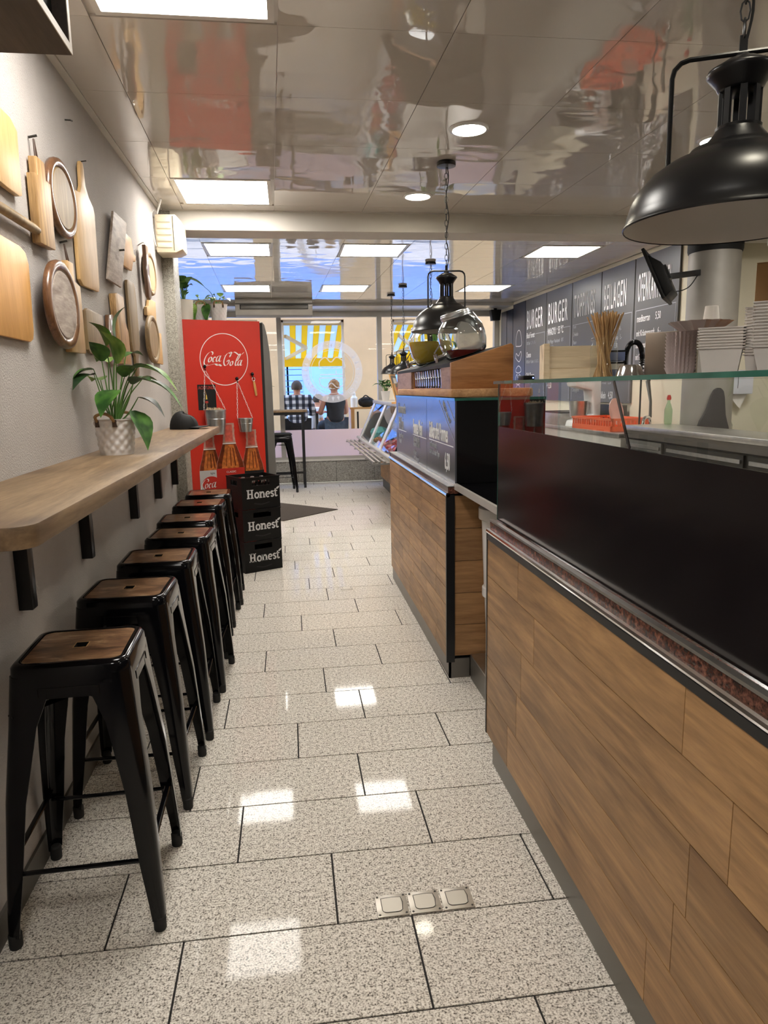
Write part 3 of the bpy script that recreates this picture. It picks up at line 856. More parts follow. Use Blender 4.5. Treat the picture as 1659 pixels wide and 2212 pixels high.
# ================================================================== stools
def make_stool(H=0.76, sw=0.148, fw=0.2):
    t = thing('bar_stool', '', 'stool')
    # seat pan: rounded square ring with rolled edge
    def ring(h, r, z, n=5): return [(x, y, z) for x, y in rrect(-h, -h, h, h, r, n)]
    b = MB()
    R_ = [ring(sw-0.028, 0.022, H-0.004), ring(sw-0.022, 0.026, H+0.001), ring(sw-0.008, 0.036, H-0.001), ring(sw, 0.042, H-0.010), ring(sw+0.003, 0.045, H-0.05), ring(sw+0.0055, 0.046, H-0.088)]
    n = len(R_[0]); vs = [p for r in R_ for p in r]
    fs = [(i*n+k, i*n+(k+1) % n, (i+1)*n+(k+1) % n, (i+1)*n+k) for i in range(len(R_)-1) for k in range(n)]
    b.add(vs, fs)
    b.build('seat_frame', 'black_gloss', t, smooth=True, ang=50)
    # wooden seat with slot
    a = sw-0.024
    outer = rrect(-a, -a, a, a, 0.022, 5); no = len(outer)
    slot = [(0.028*math.copysign(1, math.cos(q)) * 0 + p[0], p[1]) for q, p in [(0, p) for p in (arc(0, 0.03, 0.015, 0, 180, 11)+arc(0, -0.03, 0.015, 180, 360, 11))]]
    # match counts: bridge outer and slot radially
    slot2 = [(0, 0)]*no
    def ray_slot(ang):
        dx, dy = math.cos(ang), math.sin(ang); best = None
        for s_ in range(1, 200):
            q = s_*0.0004
            x, y = dx*q, dy*q
            inside = (abs(x) <= 0.016 and abs(y) <= 0.027) or (x*x+(abs(y)-0.027)**2 <= 0.016**2)
            if not inside: return (x, y)
        return (dx*0.03, dy*0.03)
    slot2 = [ray_slot(math.atan2(p[1], p[0])) for p in outer]
    bw = MB()
    z = H-0.0015
    rot = Matrix.Rotation(R(90), 4, 'Z')
    vs = [(p[0], p[1], z) for p in outer]+[(p[0], p[1], z) for p in slot2]+[(p[0], p[1], z-0.016) for p in slot2]+[(p[0], p[1], z-0.016) for p in outer]
    fs = []
    for k in range(no):
        l = (k+1) % no
        fs += [(k, l, no+l, no+k), (2*no+k, 2*no+l, 3*no+l, 3*no+k)]
    bw.add(vs, fs).build('seat', 'seat_wood', t, smooth=True, ang=40)
    MB().prism(rrect(-sw+0.03, -sw+0.03, sw-0.03, sw-0.03, 0.02), 'xy', H-0.05, H-0.045).build('slot_shade_plate', 'black_matt', t)  # black sheet added so the slot looks dark, standing in for shade below
    ln = MB(); ln.add([(p[0], p[1], z+0.0004) for p in slot2]+[(p[0], p[1], z-0.044) for p in slot2], [(k, (k+1) % no, no+(k+1) % no, no+k) for k in range(no)]); ln.build('slot_shade_liner', 'black_matt', t)  # slot walls coloured black in place of the shade inside the hole
    sr = MB()
    vs = []
    for p in slot2:
        q = Vector((p[0], p[1], 0)); qn = q.normalized()
        vs += [(q.x, q.y, z+0.0008), (q.x+qn.x*0.0035, q.y+qn.y*0.0035, z+0.0008)]
    sr.add(vs, [(2*k, 2*k+1, 2*((k+1) % no)+1, 2*((k+1) % no)) for k in range(no)]).build('slot_rim', 'maple', t)
    # legs
    def legloft(sx, sy):
        vs = []; fs = []; rings = []
        Z = [(H-0.03, sw+0.001, 0.100), (H-0.09, sw+0.0065, 0.098), (H-0.16, sw+0.0125, 0.076), (0.40, sw+0.033, 0.058), (0.20, sw+0.045, 0.047), (0.085, sw+0.0505, 0.036), (0.035, sw+0.052, 0.032)]
        th = 0.004
        for z_, c, wd in Z:
            rr = min(0.032, wd*0.55)
            pts = [(c-wd, c)]+[(c-rr+rr*math.cos(R(90-15*i)), c-rr+rr*math.sin(R(90-15*i))) for i in range(7)]+[(c, c-wd)]
            ri = rr-th
            pts += [(c-th, c-wd)]+[(c-rr+ri*math.cos(R(15*i)), c-rr+ri*math.sin(R(15*i))) for i in range(7)]+[(c-wd, c-th)]
            rings.append([(sx*x, sy*y, z_) for x, y in pts])
        n_ = len(rings[0])
        for r in rings: vs += r
        for i in range(len(rings)-1):
            for k in range(n_):
                l = (k+1) % n_
                fs.append((i*n_+k, i*n_+l, (i+1)*n_+l, (i+1)*n_+k))
        fs.append(tuple(range(n_))); fs.append(tuple(range((len(rings)-1)*n_, len(rings)*n_)))
        return MB().add(vs, fs)
    for sx in (-1, 1):
        for sy in (-1, 1):
            l = legloft(sx, sy).build('leg', 'black_gloss', t, smooth=True, ang=45)
            c = sw+0.052-0.016
            MB().lathe([(0.015, 0.0), (0.017, 0.004), (0.0175, 0.04), (0.013, 0.045)], 14, (sx*c, sy*c, 0)).build('foot_cap', 'rubber', l, smooth=True)
    # footrests and upper braces
    for ang, zz in ((0, 0.205), (90, 0.235), (180, 0.205), (270, 0.235)):
        c = sw+0.030
        m_ = Matrix.Rotation(R(ang), 4, 'Z')
        MB().tube([(-c, -c, zz), (-c+0.05, -c+0.002, zz), (c-0.05, -c+0.002, zz), (c, -c, zz)], [0.007, 0.009, 0.009, 0.007], 8, flat=0.55).xf(m_).build('footrest', 'black_gloss', t, smooth=True)
    MB().bar((-sw, -sw, H-0.13), (sw, sw, H-0.13), 0.022, 0.005).build('brace', 'black_gloss', t)
    MB().bar((-sw, sw, H-0.135), (sw, -sw, H-0.135), 0.022, 0.005).build('brace', 'black_gloss', t)
    # stamped border line on the four aprons
    for ang in range(4):
        m_ = Matrix.Rotation(R(90*ang), 4, 'Z')
        MB().tube([(-0.075, -sw-0.0058, H-0.082), (-0.075, -sw-0.0045, H-0.06), (0.075, -sw-0.0045, H-0.06), (0.075, -sw-0.0058, H-0.082)], 0.0014, 6).xf(m_).build('stamped_line', 'black_gloss', t)
    return t
stool = make_stool()
SP = [(-0.590, 1.964, 1.5, 'black metal bar stool with wooden seat, nearest to the camera'),
      (-0.584, 2.544, -1.0, 'second black bar stool with a mottled worn wooden seat'),
      (-0.568, 3.038, 1.0, 'third black bar stool from the camera with even brown seat'),
      (-0.546, 3.524, -2.5, 'fourth black bar stool with a worn ring around its seat slot'),
      (-0.573, 3.958, 1.5, 'fifth black bar stool from the camera along the wall shelf'),
      (-0.570, 4.489, -1.0, 'sixth black bar stool, second last before the crate stack'),
      (-0.562, 4.945, 2.0, 'last black bar stool of the row, beside the crate stack')]
for i, (x, y, a, lab) in enumerate(SP):
    o = stool if i == 0 else copy_tree(stool)
    o.location = (x, y, 0); o.rotation_euler = (0, 0, R(a+(180 if i % 2 else 0)))
    tag(o, lab, 'stool', 'bar stools along the wall shelf')

# ================================================================== red fridge (local x along the red side, y back, z up)
fr = thing('drinks_fridge', 'tall drinks fridge with red printed side and grey door', 'fridge', (-0.805, 5.9, 0), R(20.1))
MB().box(0.0, 0.006, 0.06, 0.655, 0.66, 1.99).build('body', 'grey_plastic', fr, bevel=0.006)
MB().box(-0.018, 0.0, 0.05, 0.0, 0.62, 1.998).build('rear_edge', 'black_matt', fr)
MB().box(0.004, -0.001, 0.08, 0.638, 0.006, 1.998).build('side_panel', 'fridge_red', fr)
MB().box(0.638, 0.0, 0.06, 0.66, 0.655, 1.985).build('door_gasket', 'rubber', fr)
prof = [(0.66, 0.07), (0.725, 0.075), (0.727, 0.8), (0.725, 1.5), (0.715, 1.75), (0.70, 1.88), (0.68, 1.97), (0.66, 1.995)]
MB().prism(prof, 'xz', -0.004, 0.655).build('door', 'grey_plastic', fr, bevel=0.005)
for x in (0.04, 0.6):
    MB().lathe([(0.02, 0), (0.02, 0.062)], 12, (x, 0.05, 0)).build('foot', 'rubber', fr)
FZ = -0.0016
def fp(u, z): return (u, FZ, z)
pr = MB(); vs = []
for k in range(72):
    a = 2*PI*k/72
    for r_ in (0.2015, 0.2075):
        vs.append((0.328+r_*0.955*math.cos(a), FZ, 1.691+r_*math.sin(a)))
pr.add(vs, [(2*k, 2*k+1, 2*((k+1) % 72)+1, 2*((k+1) % 72)) for k in range(72)])
pr.build('circle_print', 'print_white', fr)
# script lettering, strokes in sketch units then mapped to the panel
A_ = Matrix(((655-125, 375-480), (290-125, 560-480))).inverted()
du = A_ @ Vector((0.494-0.163, 0.260-0.163)); dz = A_ @ Vector((1.749-1.685, 1.637-1.685))
def lg(x, y): return (0.163+du[0]*(x-125)+du[1]*(y-480), FZ-0.0004, 1.685+dz[0]*(x-125)+dz[1]*(y-480))
COLA = [[(232, 410), (240, 388), (228, 370), (205, 372), (175, 395), (148, 435), (132, 480), (128, 515), (138, 540), (160, 545), (180, 530)],
        [(128, 540), (150, 553), (190, 548), (235, 535), (275, 528), (305, 535)], [(275, 531), (300, 548), (330, 548), (358, 558)], [(300, 545), (318, 534), (340, 540), (358, 557)],
        [(222, 442), (205, 440), (190, 462), (185, 490), (196, 506), (214, 492), (226, 465), (222, 442)],
        [(275, 448), (262, 436), (248, 455), (242, 485), (250, 504), (270, 494)],
        [(330, 425), (308, 428), (292, 455), (288, 485), (298, 500), (318, 480), (338, 432)], [(345, 420), (334, 455), (328, 485), (335, 500), (352, 488)], [(382, 424), (400, 418)],
        [(470, 392), (448, 384), (420, 405), (398, 450), (388, 500), (396, 540), (416, 552), (440, 535), (458, 500), (455, 478), (440, 482), (432, 500)],
        [(448, 384), (468, 374), (486, 378), (478, 415), (466, 438), (472, 412), (492, 388), (520, 372), (548, 382), (575, 402), (600, 412), (628, 402), (654, 376)],
        [(502, 492), (486, 498), (474, 522), (476, 546), (490, 552), (506, 530), (510, 505), (502, 492)],
        [(600, 395), (580, 425), (560, 470), (546, 515), (545, 545), (556, 552), (568, 538)], [(600, 395), (608, 410), (590, 450), (568, 490)],
        [(618, 482), (598, 484), (582, 510), (580, 540), (590, 552), (606, 536), (626, 486)], [(632, 478), (622, 510), (616, 538), (622, 552), (634, 542)]]
nib(COLA, lg, 8.0, -3.6).build('script_lettering', 'print_white', fr)
# printed bottles on the panel
plain('cola_brown', srgb(120, 50, 22), 0.35, var=0.4, vs=30)
plain('cola_amber', srgb(196, 112, 52), 0.35, var=0.35, vs=40)
plain('bottle_pale', srgb(196, 150, 136), 0.3, var=0.2, vs=30)
plain('label_silver', srgb(196, 192, 190), 0.35, var=0.05)
plain('label_red', srgb(196, 50, 40), 0.35, var=0.05)
plain('bottle_neckred', srgb(206, 96, 80), 0.35, var=0.2, vs=40)
def bottle_print(cx, ztop, wn, wb, zliq, zlab, zbot, labmat, d):
    def fx(poly, mat, off, name):
        MB().prism(poly, 'xz', FZ-off-0.0003, FZ-off).build(name, mat, fr)
    prof = [(wn*1.0, ztop), (wn*1.04, ztop-0.03), (wn*0.96, ztop-0.035), (wn*1.06, ztop-0.06), (wn*0.98, ztop-0.085), (wn*1.2, zliq), (wb*0.74, (zliq*0.55+zlab*0.45)), (wb*0.93, zliq*0.25+zlab*0.75), (wb, zlab), (wb, zbot)]
    L = [(cx-w_, z) for w_, z in prof]; Rr = [(cx+w_, z) for w_, z in reversed(prof)]
    fx(L+Rr, 'bottle_pale', d, 'bottle_print')
    k = 5
    p2 = [(a*0.97, z) for a, z in prof[k:9]]
    fx([(cx-w_, z) for w_, z in p2]+[(cx+w_, z) for w_, z in reversed(p2)], 'cola_brown', d+0.0006, 'cola_print')
    p3 = [(a*0.62, z) for a, z in prof[k:9]]
    fx([(cx-w_, z-0.006) for w_, z in p3]+[(cx+w_, z-0.006) for w_, z in reversed(p3)], 'cola_amber', d+0.0012, 'cola_print')
    for s in (-0.3, 0.02, 0.3):
        fx([(cx+s*wb*0.6, zliq-0.03), (cx+s*wb*0.7+0.008, zliq-0.035), (cx+s*wb*1.15+0.008, zlab+0.02), (cx+s*wb*1.1, zlab+0.015)], 'cola_brown' if s else 'bottle_neckred', d+0.0018, 'cola_print')
    fx([(cx-wn*0.62, ztop-0.012), (cx+wn*0.62, ztop-0.012), (cx+wn*0.7, zliq+0.02), (cx-wn*0.7, zliq+0.02)], 'bottle_neckred', d+0.0012, 'neck_print')
    fx([(cx-wn*1.19, zliq), (cx+wn*1.19, zliq), (cx+wn*1.19, zliq+0.008), (cx-wn*1.19, zliq+0.008)], 'print_white', d+0.002, 'foam_print')
    fx([(cx-wb, zlab), (cx+wb, zlab), (cx+wb*1.01, zbot), (cx-wb*1.01, zbot)], labmat, d+0.0018, 'label_print')
bottle_print(0.165, 1.12, 0.042, 0.092, 0.968, 0.80, 0.60, 'label_silver', 0.0004)
bottle_print(0.520, 1.118, 0.044, 0.098, 0.968, 0.775, 0.60, 'black_matt', 0.0004)
bottle_print(0.330, 1.179, 0.047, 0.118, 1.008, 0.808, 0.60, 'label_red', 0.0030)
def prt(s, size, mat, u, z, off=0.006, xs=1.0, align='CENTER', offs=0.0):
    text(s, size, mat, fr, frame((u, FZ-off, z), (1, 0, 0), (0, 0, 1)), xs, align, ext=0.0002, offs=offs)
prt('CLASSIC', 0.022, 'print_white', 0.335, 0.770)
prt('zero sugar', 0.018, 'print_white', 0.52, 0.745)
prt('light', 0.022, 'black_matt', 0.178, 0.768)
red = MB().prism([(0.165+0.075*math.cos(2*PI*k/24), 0.688+0.062*math.sin(2*PI*k/24)) for k in range(24)], 'xz', FZ-0.0030, FZ-0.0026)
red.build('label_print', 'label_red', fr)
s_ = 0.36
def lg2(x, y): return (0.078+(x-125)*0.00062*0.9, FZ-0.0036, 0.668-(y-480+ (x-125)*0.0)*0.00062*0.9)
nib(COLA[:8], lg2, 7.0, -3.2).build('script_lettering', 'print_white', fr)
# warning poster
MB().box(0.097, FZ-0.002, 1.29, 0.243, FZ, 1.493).build('poster', 'black_matt', fr)
plain('poster_red', srgb(170, 50, 40), 0.5)
text('ACHTUNG!', 0.037, 'poster_red', fr, frame((0.104, FZ-0.0026, 1.456), (1, 0, 0), (0, 0, 1)), 0.68, ext=0.0002, offs=0.0008)
plain('yellow', srgb(220, 190, 90), 0.5); plain('ochre', srgb(176, 134, 84), 0.6)
for p, m_ in (([(0.158, 1.375), (0.172, 1.375), (0.169, 1.41), (0.161, 1.41)], 'yellow'), ([(0.152, 1.345), (0.178, 1.345), (0.176, 1.362), (0.154, 1.362)], 'poster_red'), ([(0.1635, 1.30), (0.1665, 1.30), (0.1665, 1.345), (0.1635, 1.345)], 'ochre'), ([(0.163, 1.41), (0.167, 1.41), (0.156, 1.45), (0.154, 1.45)], 'ochre')):
    MB().prism(p, 'xz', FZ-0.0026, FZ-0.002).build('poster_print', m_, fr)

FM = Matrix.Translation((-0.805, 5.9, 0)) @ Matrix.Rotation(R(20.1), 4, 'Z')
# magnetic hooks, bucket chains, buckets, bottle opener
HOOK = MB().blob((0, -0.014, 0), (0.013, 0.012, 0.015), 3, 12, 8, 0.0)
HOOK.tube([(0, -0.004, 0), (0, -0.002, 0)], [0.012, 0.012], 12)
HOOK.tube([tuple(v) for v in cr([(0, -0.012, -0.012), (0, -0.014, -0.03), (0, -0.026, -0.034), (0, -0.03, -0.022)], 4)], 0.0025, 6)
hk = HOOK.mesh('magnet_hook', 'black_gloss', smooth=True)
for u, z, lab in ((0.163, 1.635, 'black magnet hook holding the large bucket on the red panel'), (0.421, 1.537, 'black magnet hook holding the small bucket on the red panel'), (0.553, 1.573, 'black magnet hook holding the bottle opener on the red panel')):
    o = inst(hk, 'magnet_hook', None, FM @ Vector((u, -0.002, z)), R(20.1))
    tag(o, lab, 'hook', 'magnet hooks on the fridge')
def chain(b, p, q, n, r=0.0045, w_=0.0011):
    p = Vector(p); q = Vector(q); d = (q-p); L = d.length/n; t_ = d.normalized()
    a = t_.cross(Vector((0, 1, 0))).normalized(); c = t_.cross(a)
    for i in range(n):
        ce = p+d*((i+0.5)/n); side = a if i % 2 else c
        b.tube([ce+t_*L*0.62*math.cos(2*PI*k/8)+side*r*math.sin(2*PI*k/8) for k in range(8)], w_, 5, closed=True)
def bucket(label, u, zt, rt, rb, h, hook, group, straws=False):
    t = thing('metal_bucket', label, 'bucket', FM @ Vector((u, -0.012-rt, zt-h)), R(20.1), group)
    MB().lathe([(rb, 0), (rb*1.02, 0.004), (rt*0.94+rb*0.06, h*0.9), (rt, h), (rt+0.002, h+0.002), (rt-0.003, h), (rt*0.9, h*0.9), (rb*0.95, 0.006), (0, 0.006)], 28, cap1=False).build('pail', 'zinc', t, smooth=True, ang=50)
    MB().lathe([(rb+(rt-rb)*0.62, h*0.62), (rb+(rt-rb)*0.64+0.0022, h*0.635), (rb+(rt-rb)*0.66, h*0.65)], 28, cap0=False, cap1=False).build('hoop', 'zinc', t, smooth=True)
    hu, hz = hook
    for s in (-1, 1):
        c = MB(); chain(c, (s*rt, 0, h-0.004), (hu-u+s*0.004, rt-0.012, hz-0.034-(zt-h)), 13)
        c.build('chain', 'white', t, smooth=True)
    if straws:
        for k in range(44):
            a = random.random()*2*PI; q = math.sqrt(random.random())*rt*0.86
            zz = h+0.008+random.random()*0.012
            MB().tube([(q*math.cos(a)*0.9, q*math.sin(a)*0.9, h*0.45), (q*math.cos(a), q*math.sin(a), zz)], 0.0028, 5).build('wooden_stick', 'pine', t)
    return t
bucket('large zinc bucket full of wooden sticks hanging on the red panel', 0.203, 1.292, 0.088, 0.069, 0.195, (0.163, 1.635), 'buckets hanging on the fridge', True)
bucket('small empty zinc bucket hanging on the red panel', 0.455, 1.216, 0.064, 0.048, 0.11, (0.421, 1.537), 'buckets hanging on the fridge')
t = thing('bottle_opener', 'bottle opener with wooden handle hanging on the red panel', 'bottle opener', FM @ Vector((0.560, -0.016, 1.535)), R(20.1))
MB().tube([(0.012*math.cos(k*PI/6), 0, -0.004+0.014*math.sin(k*PI/6)) for k in range(12)], 0.003, 6, closed=True).build('ring', 'steel', t, smooth=True)
MB().prism([(-0.008, -0.02), (0.008, -0.02), (0.013, -0.07), (0.012, -0.135), (0.004, -0.142), (-0.006, -0.138), (-0.009, -0.07)], 'xz', -0.006, 0.006).xf(Matrix.Rotation(R(-6), 4, 'Y')).build('handle', 'beech', t, bevel=0.003)

# ---- plants on top of the fridge
def pot_ribbed(t):
    pf = [(0.062, 0.0)]
    for i in range(9): pf += [(0.066+i*0.0006, 0.006+i*0.0165), (0.0645+i*0.0006, 0.0175+i*0.0165)]
    pf += [(0.073, 0.16), (0.066, 0.16), (0.062, 0.14), (0.0, 0.138)]
    MB().lathe(pf, 30, cap1=False).build('pot', 'pot_cream', t, smooth=True, ang=60)
    return 0.135
def pot_quilt(t):
    diamond_pot(0.055, 0.07, 0.135, amp=0.003).build('pot', 'pot_white', t, smooth=True, ang=50)
    MB().lathe([(0.0, 0.12), (0.066, 0.12)], 20, cap0=False, cap1=False).build('soil', 'soil', t)
    pot_handles(t, 0.07, 0.127, R(95))
    return 0.12
def rnd_leaves(n, h, sp, wv, seed, lo=0.5):
    r = random.Random(seed); out = []
    for i in range(n):
        a = r.random()*2*PI; hh = h*(lo+(1-lo)*r.random()); s = sp*(0.3+0.7*r.random())
        m1 = (0.25*s*math.cos(a), 0.25*s*math.sin(a), 0.12+0.45*hh)
        b_ = (0.5*s*math.cos(a), 0.5*s*math.sin(a), 0.12+0.72*hh)
        tp = (s*1.1*math.cos(a), s*1.1*math.sin(a), 0.12+hh*(0.55+0.5*r.random()))
        out.append(([m1, b_], tp, wv*(0.7+0.6*r.random())))
    return out
ft = lambda u, y: tuple(FM @ Vector((u, y, 1.998)))
plant('potted_plant', 'leafy plant in a ribbed cream pot at the left on the fridge', ft(0.062, 0.12), rnd_leaves(16, 0.26, 0.10, 0.06, 4), pot_ribbed, mats=('leaf', 'leaf_light', 'leaf_dark'), group='plants on top of the fridge')
L2 = rnd_leaves(5, 0.12, 0.08, 0.045, 9)+[([(0.03, -0.03, 0.16), (0.06, -0.06, 0.14)], (0.05, -0.09, 0.01), 0.05), ([(-0.03, -0.03, 0.16), (-0.045, -0.07, 0.14)], (-0.05, -0.09, 0.0), 0.045)]
plant('potted_plant', 'drooping plant in a white quilted pot in the middle on the fridge', ft(0.212, 0.20), L2, pot_quilt, mats=('leaf_light', 'leaf'), group='plants on top of the fridge')
L3 = rnd_leaves(7, 0.14, 0.13, 0.045, 12)+[([(-0.05, -0.02, 0.22), (-0.10, -0.02, 0.27)], (-0.33, -0.03, 0.36), 0.06)]
plant('potted_plant', 'small plant in a white quilted pot at the right on the fridge', ft(0.335, 0.11), L3, pot_quilt, mats=('leaf', 'leaf_light'), group='plants on top of the fridge')

# ================================================================== crate stack (local x along the printed front)
CRZ = R(28.0)
CM = Matrix.Translation((-0.386, 5.601, 0)) @ Matrix.Rotation(CRZ, 4, 'Z')
cw, cd, chh = 0.33, 0.29, 0.256
def slot_wall(b, L, z0, z1, slots, y0, y1):
    """wall from x=0..L with rectangular openings (x0,x1,za,zb), stacked in z without overlap."""
    z = z0
    for (a, c, za, zb) in sorted(slots, key=lambda s_: s_[2]):
        b.box(0, y0, z, L, y1, za); b.box(0, y0, za, a, y1, zb); b.box(c, y0, za, L, y1, zb); z = zb
    b.box(0, y0, z, L, y1, z1)
def make_crate():
    t = thing('bottle_crate', '', 'crate')
    b = MB(); slot_wall(b, cw, 0.0, chh-0.003, [(0.09, 0.245, 0.185, 0.226)], 0, 0.008); b.build('front', 'black_plastic', t)
    b = MB(); slot_wall(b, cw, 0.0, chh-0.003, [(0.09, 0.245, 0.185, 0.226)], cd-0.008, cd); b.build('back', 'black_plastic', t)
    for x in (0.0, cw-0.008):
        b = MB(); slot_wall(b, cd-0.016, 0.0, chh-0.003, [(0.08, 0.20, 0.185, 0.226)], -0.008, 0); b.xf(Matrix.Translation((x, 0.008, 0)) @ Matrix.Rotation(R(90), 4, 'Z')); b.build('side', 'black_plastic', t)
    MB().box(0.008, 0.008, 0.004, cw-0.008, cd-0.008, 0.012).build('bottom', 'black_plastic', t)
    d = MB()
    for i in range(1, 4): d.box(cw*i/4-0.002, 0.008, 0.012, cw*i/4+0.002, cd-0.008, 0.13)
    for i in range(1, 3): d.box(0.008, cd*i/3-0.002, 0.012, cw-0.008, cd*i/3+0.002, 0.13)
    d.build('divider', 'black_plastic', t)
    r_ = MB(); r_.box(-0.003, -0.003, chh-0.012, cw+0.003, 0.0, chh-0.003); r_.box(-0.003, 0, chh-0.012, 0.0, cd, chh-0.003); r_.box(cw, 0, chh-0.012, cw+0.003, cd, chh-0.003); r_.box(-0.003, cd, chh-0.012, cw+0.003, cd+0.003, chh-0.003)
    r_.build('rim', 'black_plastic', t)
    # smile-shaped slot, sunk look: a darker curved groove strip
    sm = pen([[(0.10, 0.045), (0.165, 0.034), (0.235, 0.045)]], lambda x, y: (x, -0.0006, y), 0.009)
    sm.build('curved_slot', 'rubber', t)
    return t
# slab-serif lettering for the crates
def honest(parent):
    sx, ox, oz = 0.00265, 0.038, 0.085
    def f(x, y): return (ox+x*sx, -0.0012, oz+y*sx)
    b = MB()
    def rc(x0, y0, x1, y1): b.add([f(x0, y0), f(x1, y0), f(x1, y1), f(x0, y1)], [(0, 1, 2, 3)])
    def st(pts, w_): 
        q = pen([pts], f, w_); b.add(q.v, q.f)
    # H
    for x in (3, 15): rc(x, 0, x+5, 27)
    rc(8, 12, 15, 15.5)
    for x in (0.5, 12.5):
        rc(x, 0, x+10, 3); rc(x, 24, x+10, 27)
    # o
    st([(33+6*math.cos(R(a)), 9+7.6*math.sin(R(a))) for a in range(0, 375, 15)], 4.6)
    # n
    rc(43, 0, 48, 19); rc(41, 0, 50, 2.6); rc(41, 16, 48, 19); rc(54, 0, 59, 12); rc(52.5, 0, 61, 2.6)
    st([(46, 12), (50, 16.4), (54.5, 16.2), (56.5, 11)], 4.6)
    # e
    st([(63.5, 9.5), (75, 9.5)], 3.2)
    st([(69.5+6*math.cos(R(a)), 9+7.6*math.sin(R(a))) for a in range(5, 320, 15)], 4.4)
    # s
    st([(88, 15), (84, 17), (80.5, 15), (81, 11.5), (85, 9), (88, 6), (87, 2.5), (83, 1.2), (79.5, 3.5)], 4.3)
    # t and leaf
    rc(92.5, 3, 97, 24); rc(89.5, 15.5, 101, 19)
    st([(94.7, 4), (96, 1.4), (99, 1.6), (101, 3.5)], 4.0)
    q = [f(97, 22), f(99, 27), f(104, 30), f(109, 31), f(107, 26), f(103, 22.5)]
    b.add(q, [(0, 1, 2, 3, 4, 5)])
    b.build('lettering', 'crate_print', parent)
plain('crate_print', srgb(206, 206, 206), 0.6)
crate = make_crate()
honest(crate)
CL = ['lowest black drinks crate of the stack, standing on the floor', 'middle black drinks crate of the stack', 'top black drinks crate of the stack, holding bottles']
for i in range(3):
    o = crate if i == 0 else copy_tree(crate)
    o.matrix_world = CM @ Matrix.Translation((0.003*i-0.002, 0.002*i, chh*i))
    tag(o, CL[i], 'crate', 'stacked drinks crates')
glass('bottle_glass', (0.82, 0.86, 0.84), 1.5)
bt = MB().lathe([(0.0, 0.0), (0.03, 0.0), (0.032, 0.01), (0.032, 0.12), (0.026, 0.15), (0.014, 0.19), (0.013, 0.225), (0.0145, 0.228), (0.0145, 0.238)], 14, cap0=False, cap1=False).mesh('glass_bottle', 'jar_glass', smooth=True)
ct = MB().lathe([(0.016, 0.0), (0.016, 0.012), (0.012, 0.015), (0.0, 0.015)], 14, cap1=False).mesh('bottle_cap', 'steel', smooth=True)
for i in range(4):
    for j in range(3):
        p = CM @ Vector((cw*(i+0.5)/4+0.004, cd*(j+0.5)/3+0.004, chh*2+0.013))
        o = inst(bt, 'glass_bottle', None, p, CRZ, scale=(1, 1, 0.9))
        tag(o, 'clear glass bottle standing in the top black crate', 'bottle', 'bottles in the top crate')
        inst(ct, 'bottle_cap', o, (0, 0, 0.228))

# ---- door mat
tag(MB().prism([(-0.9, 8.62), (-0.10, 7.86), (0.55, 8.49), (-0.25, 9.25)], 'xy', 0.0005, 0.008).build('door_mat', 'mat_fibre', bevel=0.002), 'dark grey-brown fibre mat lying askew on the tiles', 'mat')
# ---- floor sockets
def socket(label, x, y, w_, d_, group):
    t = thing('floor_socket', label, 'socket', (x, y, 0), 0, group)
    h = 0.004
    b = MB().box(0, 0, 0.0003, w_, d_, h); b.build('plate', 'socket_metal', t, bevel=0.0012)
    q = [(w_*0.18, d_*0.82), (w_*0.18, d_*0.36)]+[(w_*0.34-w_*0.16*math.cos(R(a)), d_*0.30-d_*0.14*math.sin(R(a))) for a in (0, 30, 60, 90)]+[(w_*0.66+w_*0.16*math.sin(R(a)), d_*0.30-d_*0.14*math.cos(R(a))) for a in (0, 30, 60, 90)]+[(w_*0.82, d_*0.82)]
    MB().prism(q, 'xy', h, h+0.0008).build('lid', 'socket_lid', t)
    ed = pen([q+[q[0]]], lambda a, c: (a, c, h+0.0012), 0.0018, 2); ed.build('lid_gap', 'rubber', t)
    for sx in (0.08, 0.92):
        for sy in (0.09, 0.91):
            MB().lathe([(0.0035, 0), (0.003, 0.0012)], 8, (w_*sx, d_*sy, h)).build('screw', 'dark_steel', t)
plain('socket_metal', srgb(196, 190, 178), 0.35, 0.5); plain('socket_lid', srgb(206, 200, 188), 0.4, 0.4)
for i, lab in enumerate(('square metal floor socket, left of the three', 'square metal floor socket, middle of the three', 'square metal floor socket, right of the three')):
    socket(lab, 0.189+0.0935*i, 1.729, 0.089, 0.085, 'floor sockets in the granite tile')
socket('small metal floor hatch further down the aisle', 0.327, 4.99, 0.088, 0.085, None)

# ---- ceiling-hung air conditioner
t = thing('air_conditioner', 'long grey air conditioner hung under the far ceiling', 'air conditioner', (-0.64, 9.9, HC))
pf = [(0.0, -0.001), (0.0, -0.07), (0.02, -0.075), (0.0, -0.085), (0.01, -0.15), (0.05, -0.215), (0.12, -0.24), (0.55, -0.20), (0.6, -0.001)]
MB().prism(pf, 'yz', 0, 1.02).build('housing', 'ac_grey', t, bevel=0.004)
MB().box(0.06, -0.004, -0.145, 0.96, 0.02, -0.082).build('air_slot', 'black_matt', t)
MB().box(0.075, -0.008, -0.14, 0.955, -0.003, -0.092).build('air_flap', 'ac_dark', t, bevel=0.002)
MB().box(0.0, -0.003, -0.072, 1.02, 0.003, -0.068).build('seam', 'black_matt', t)

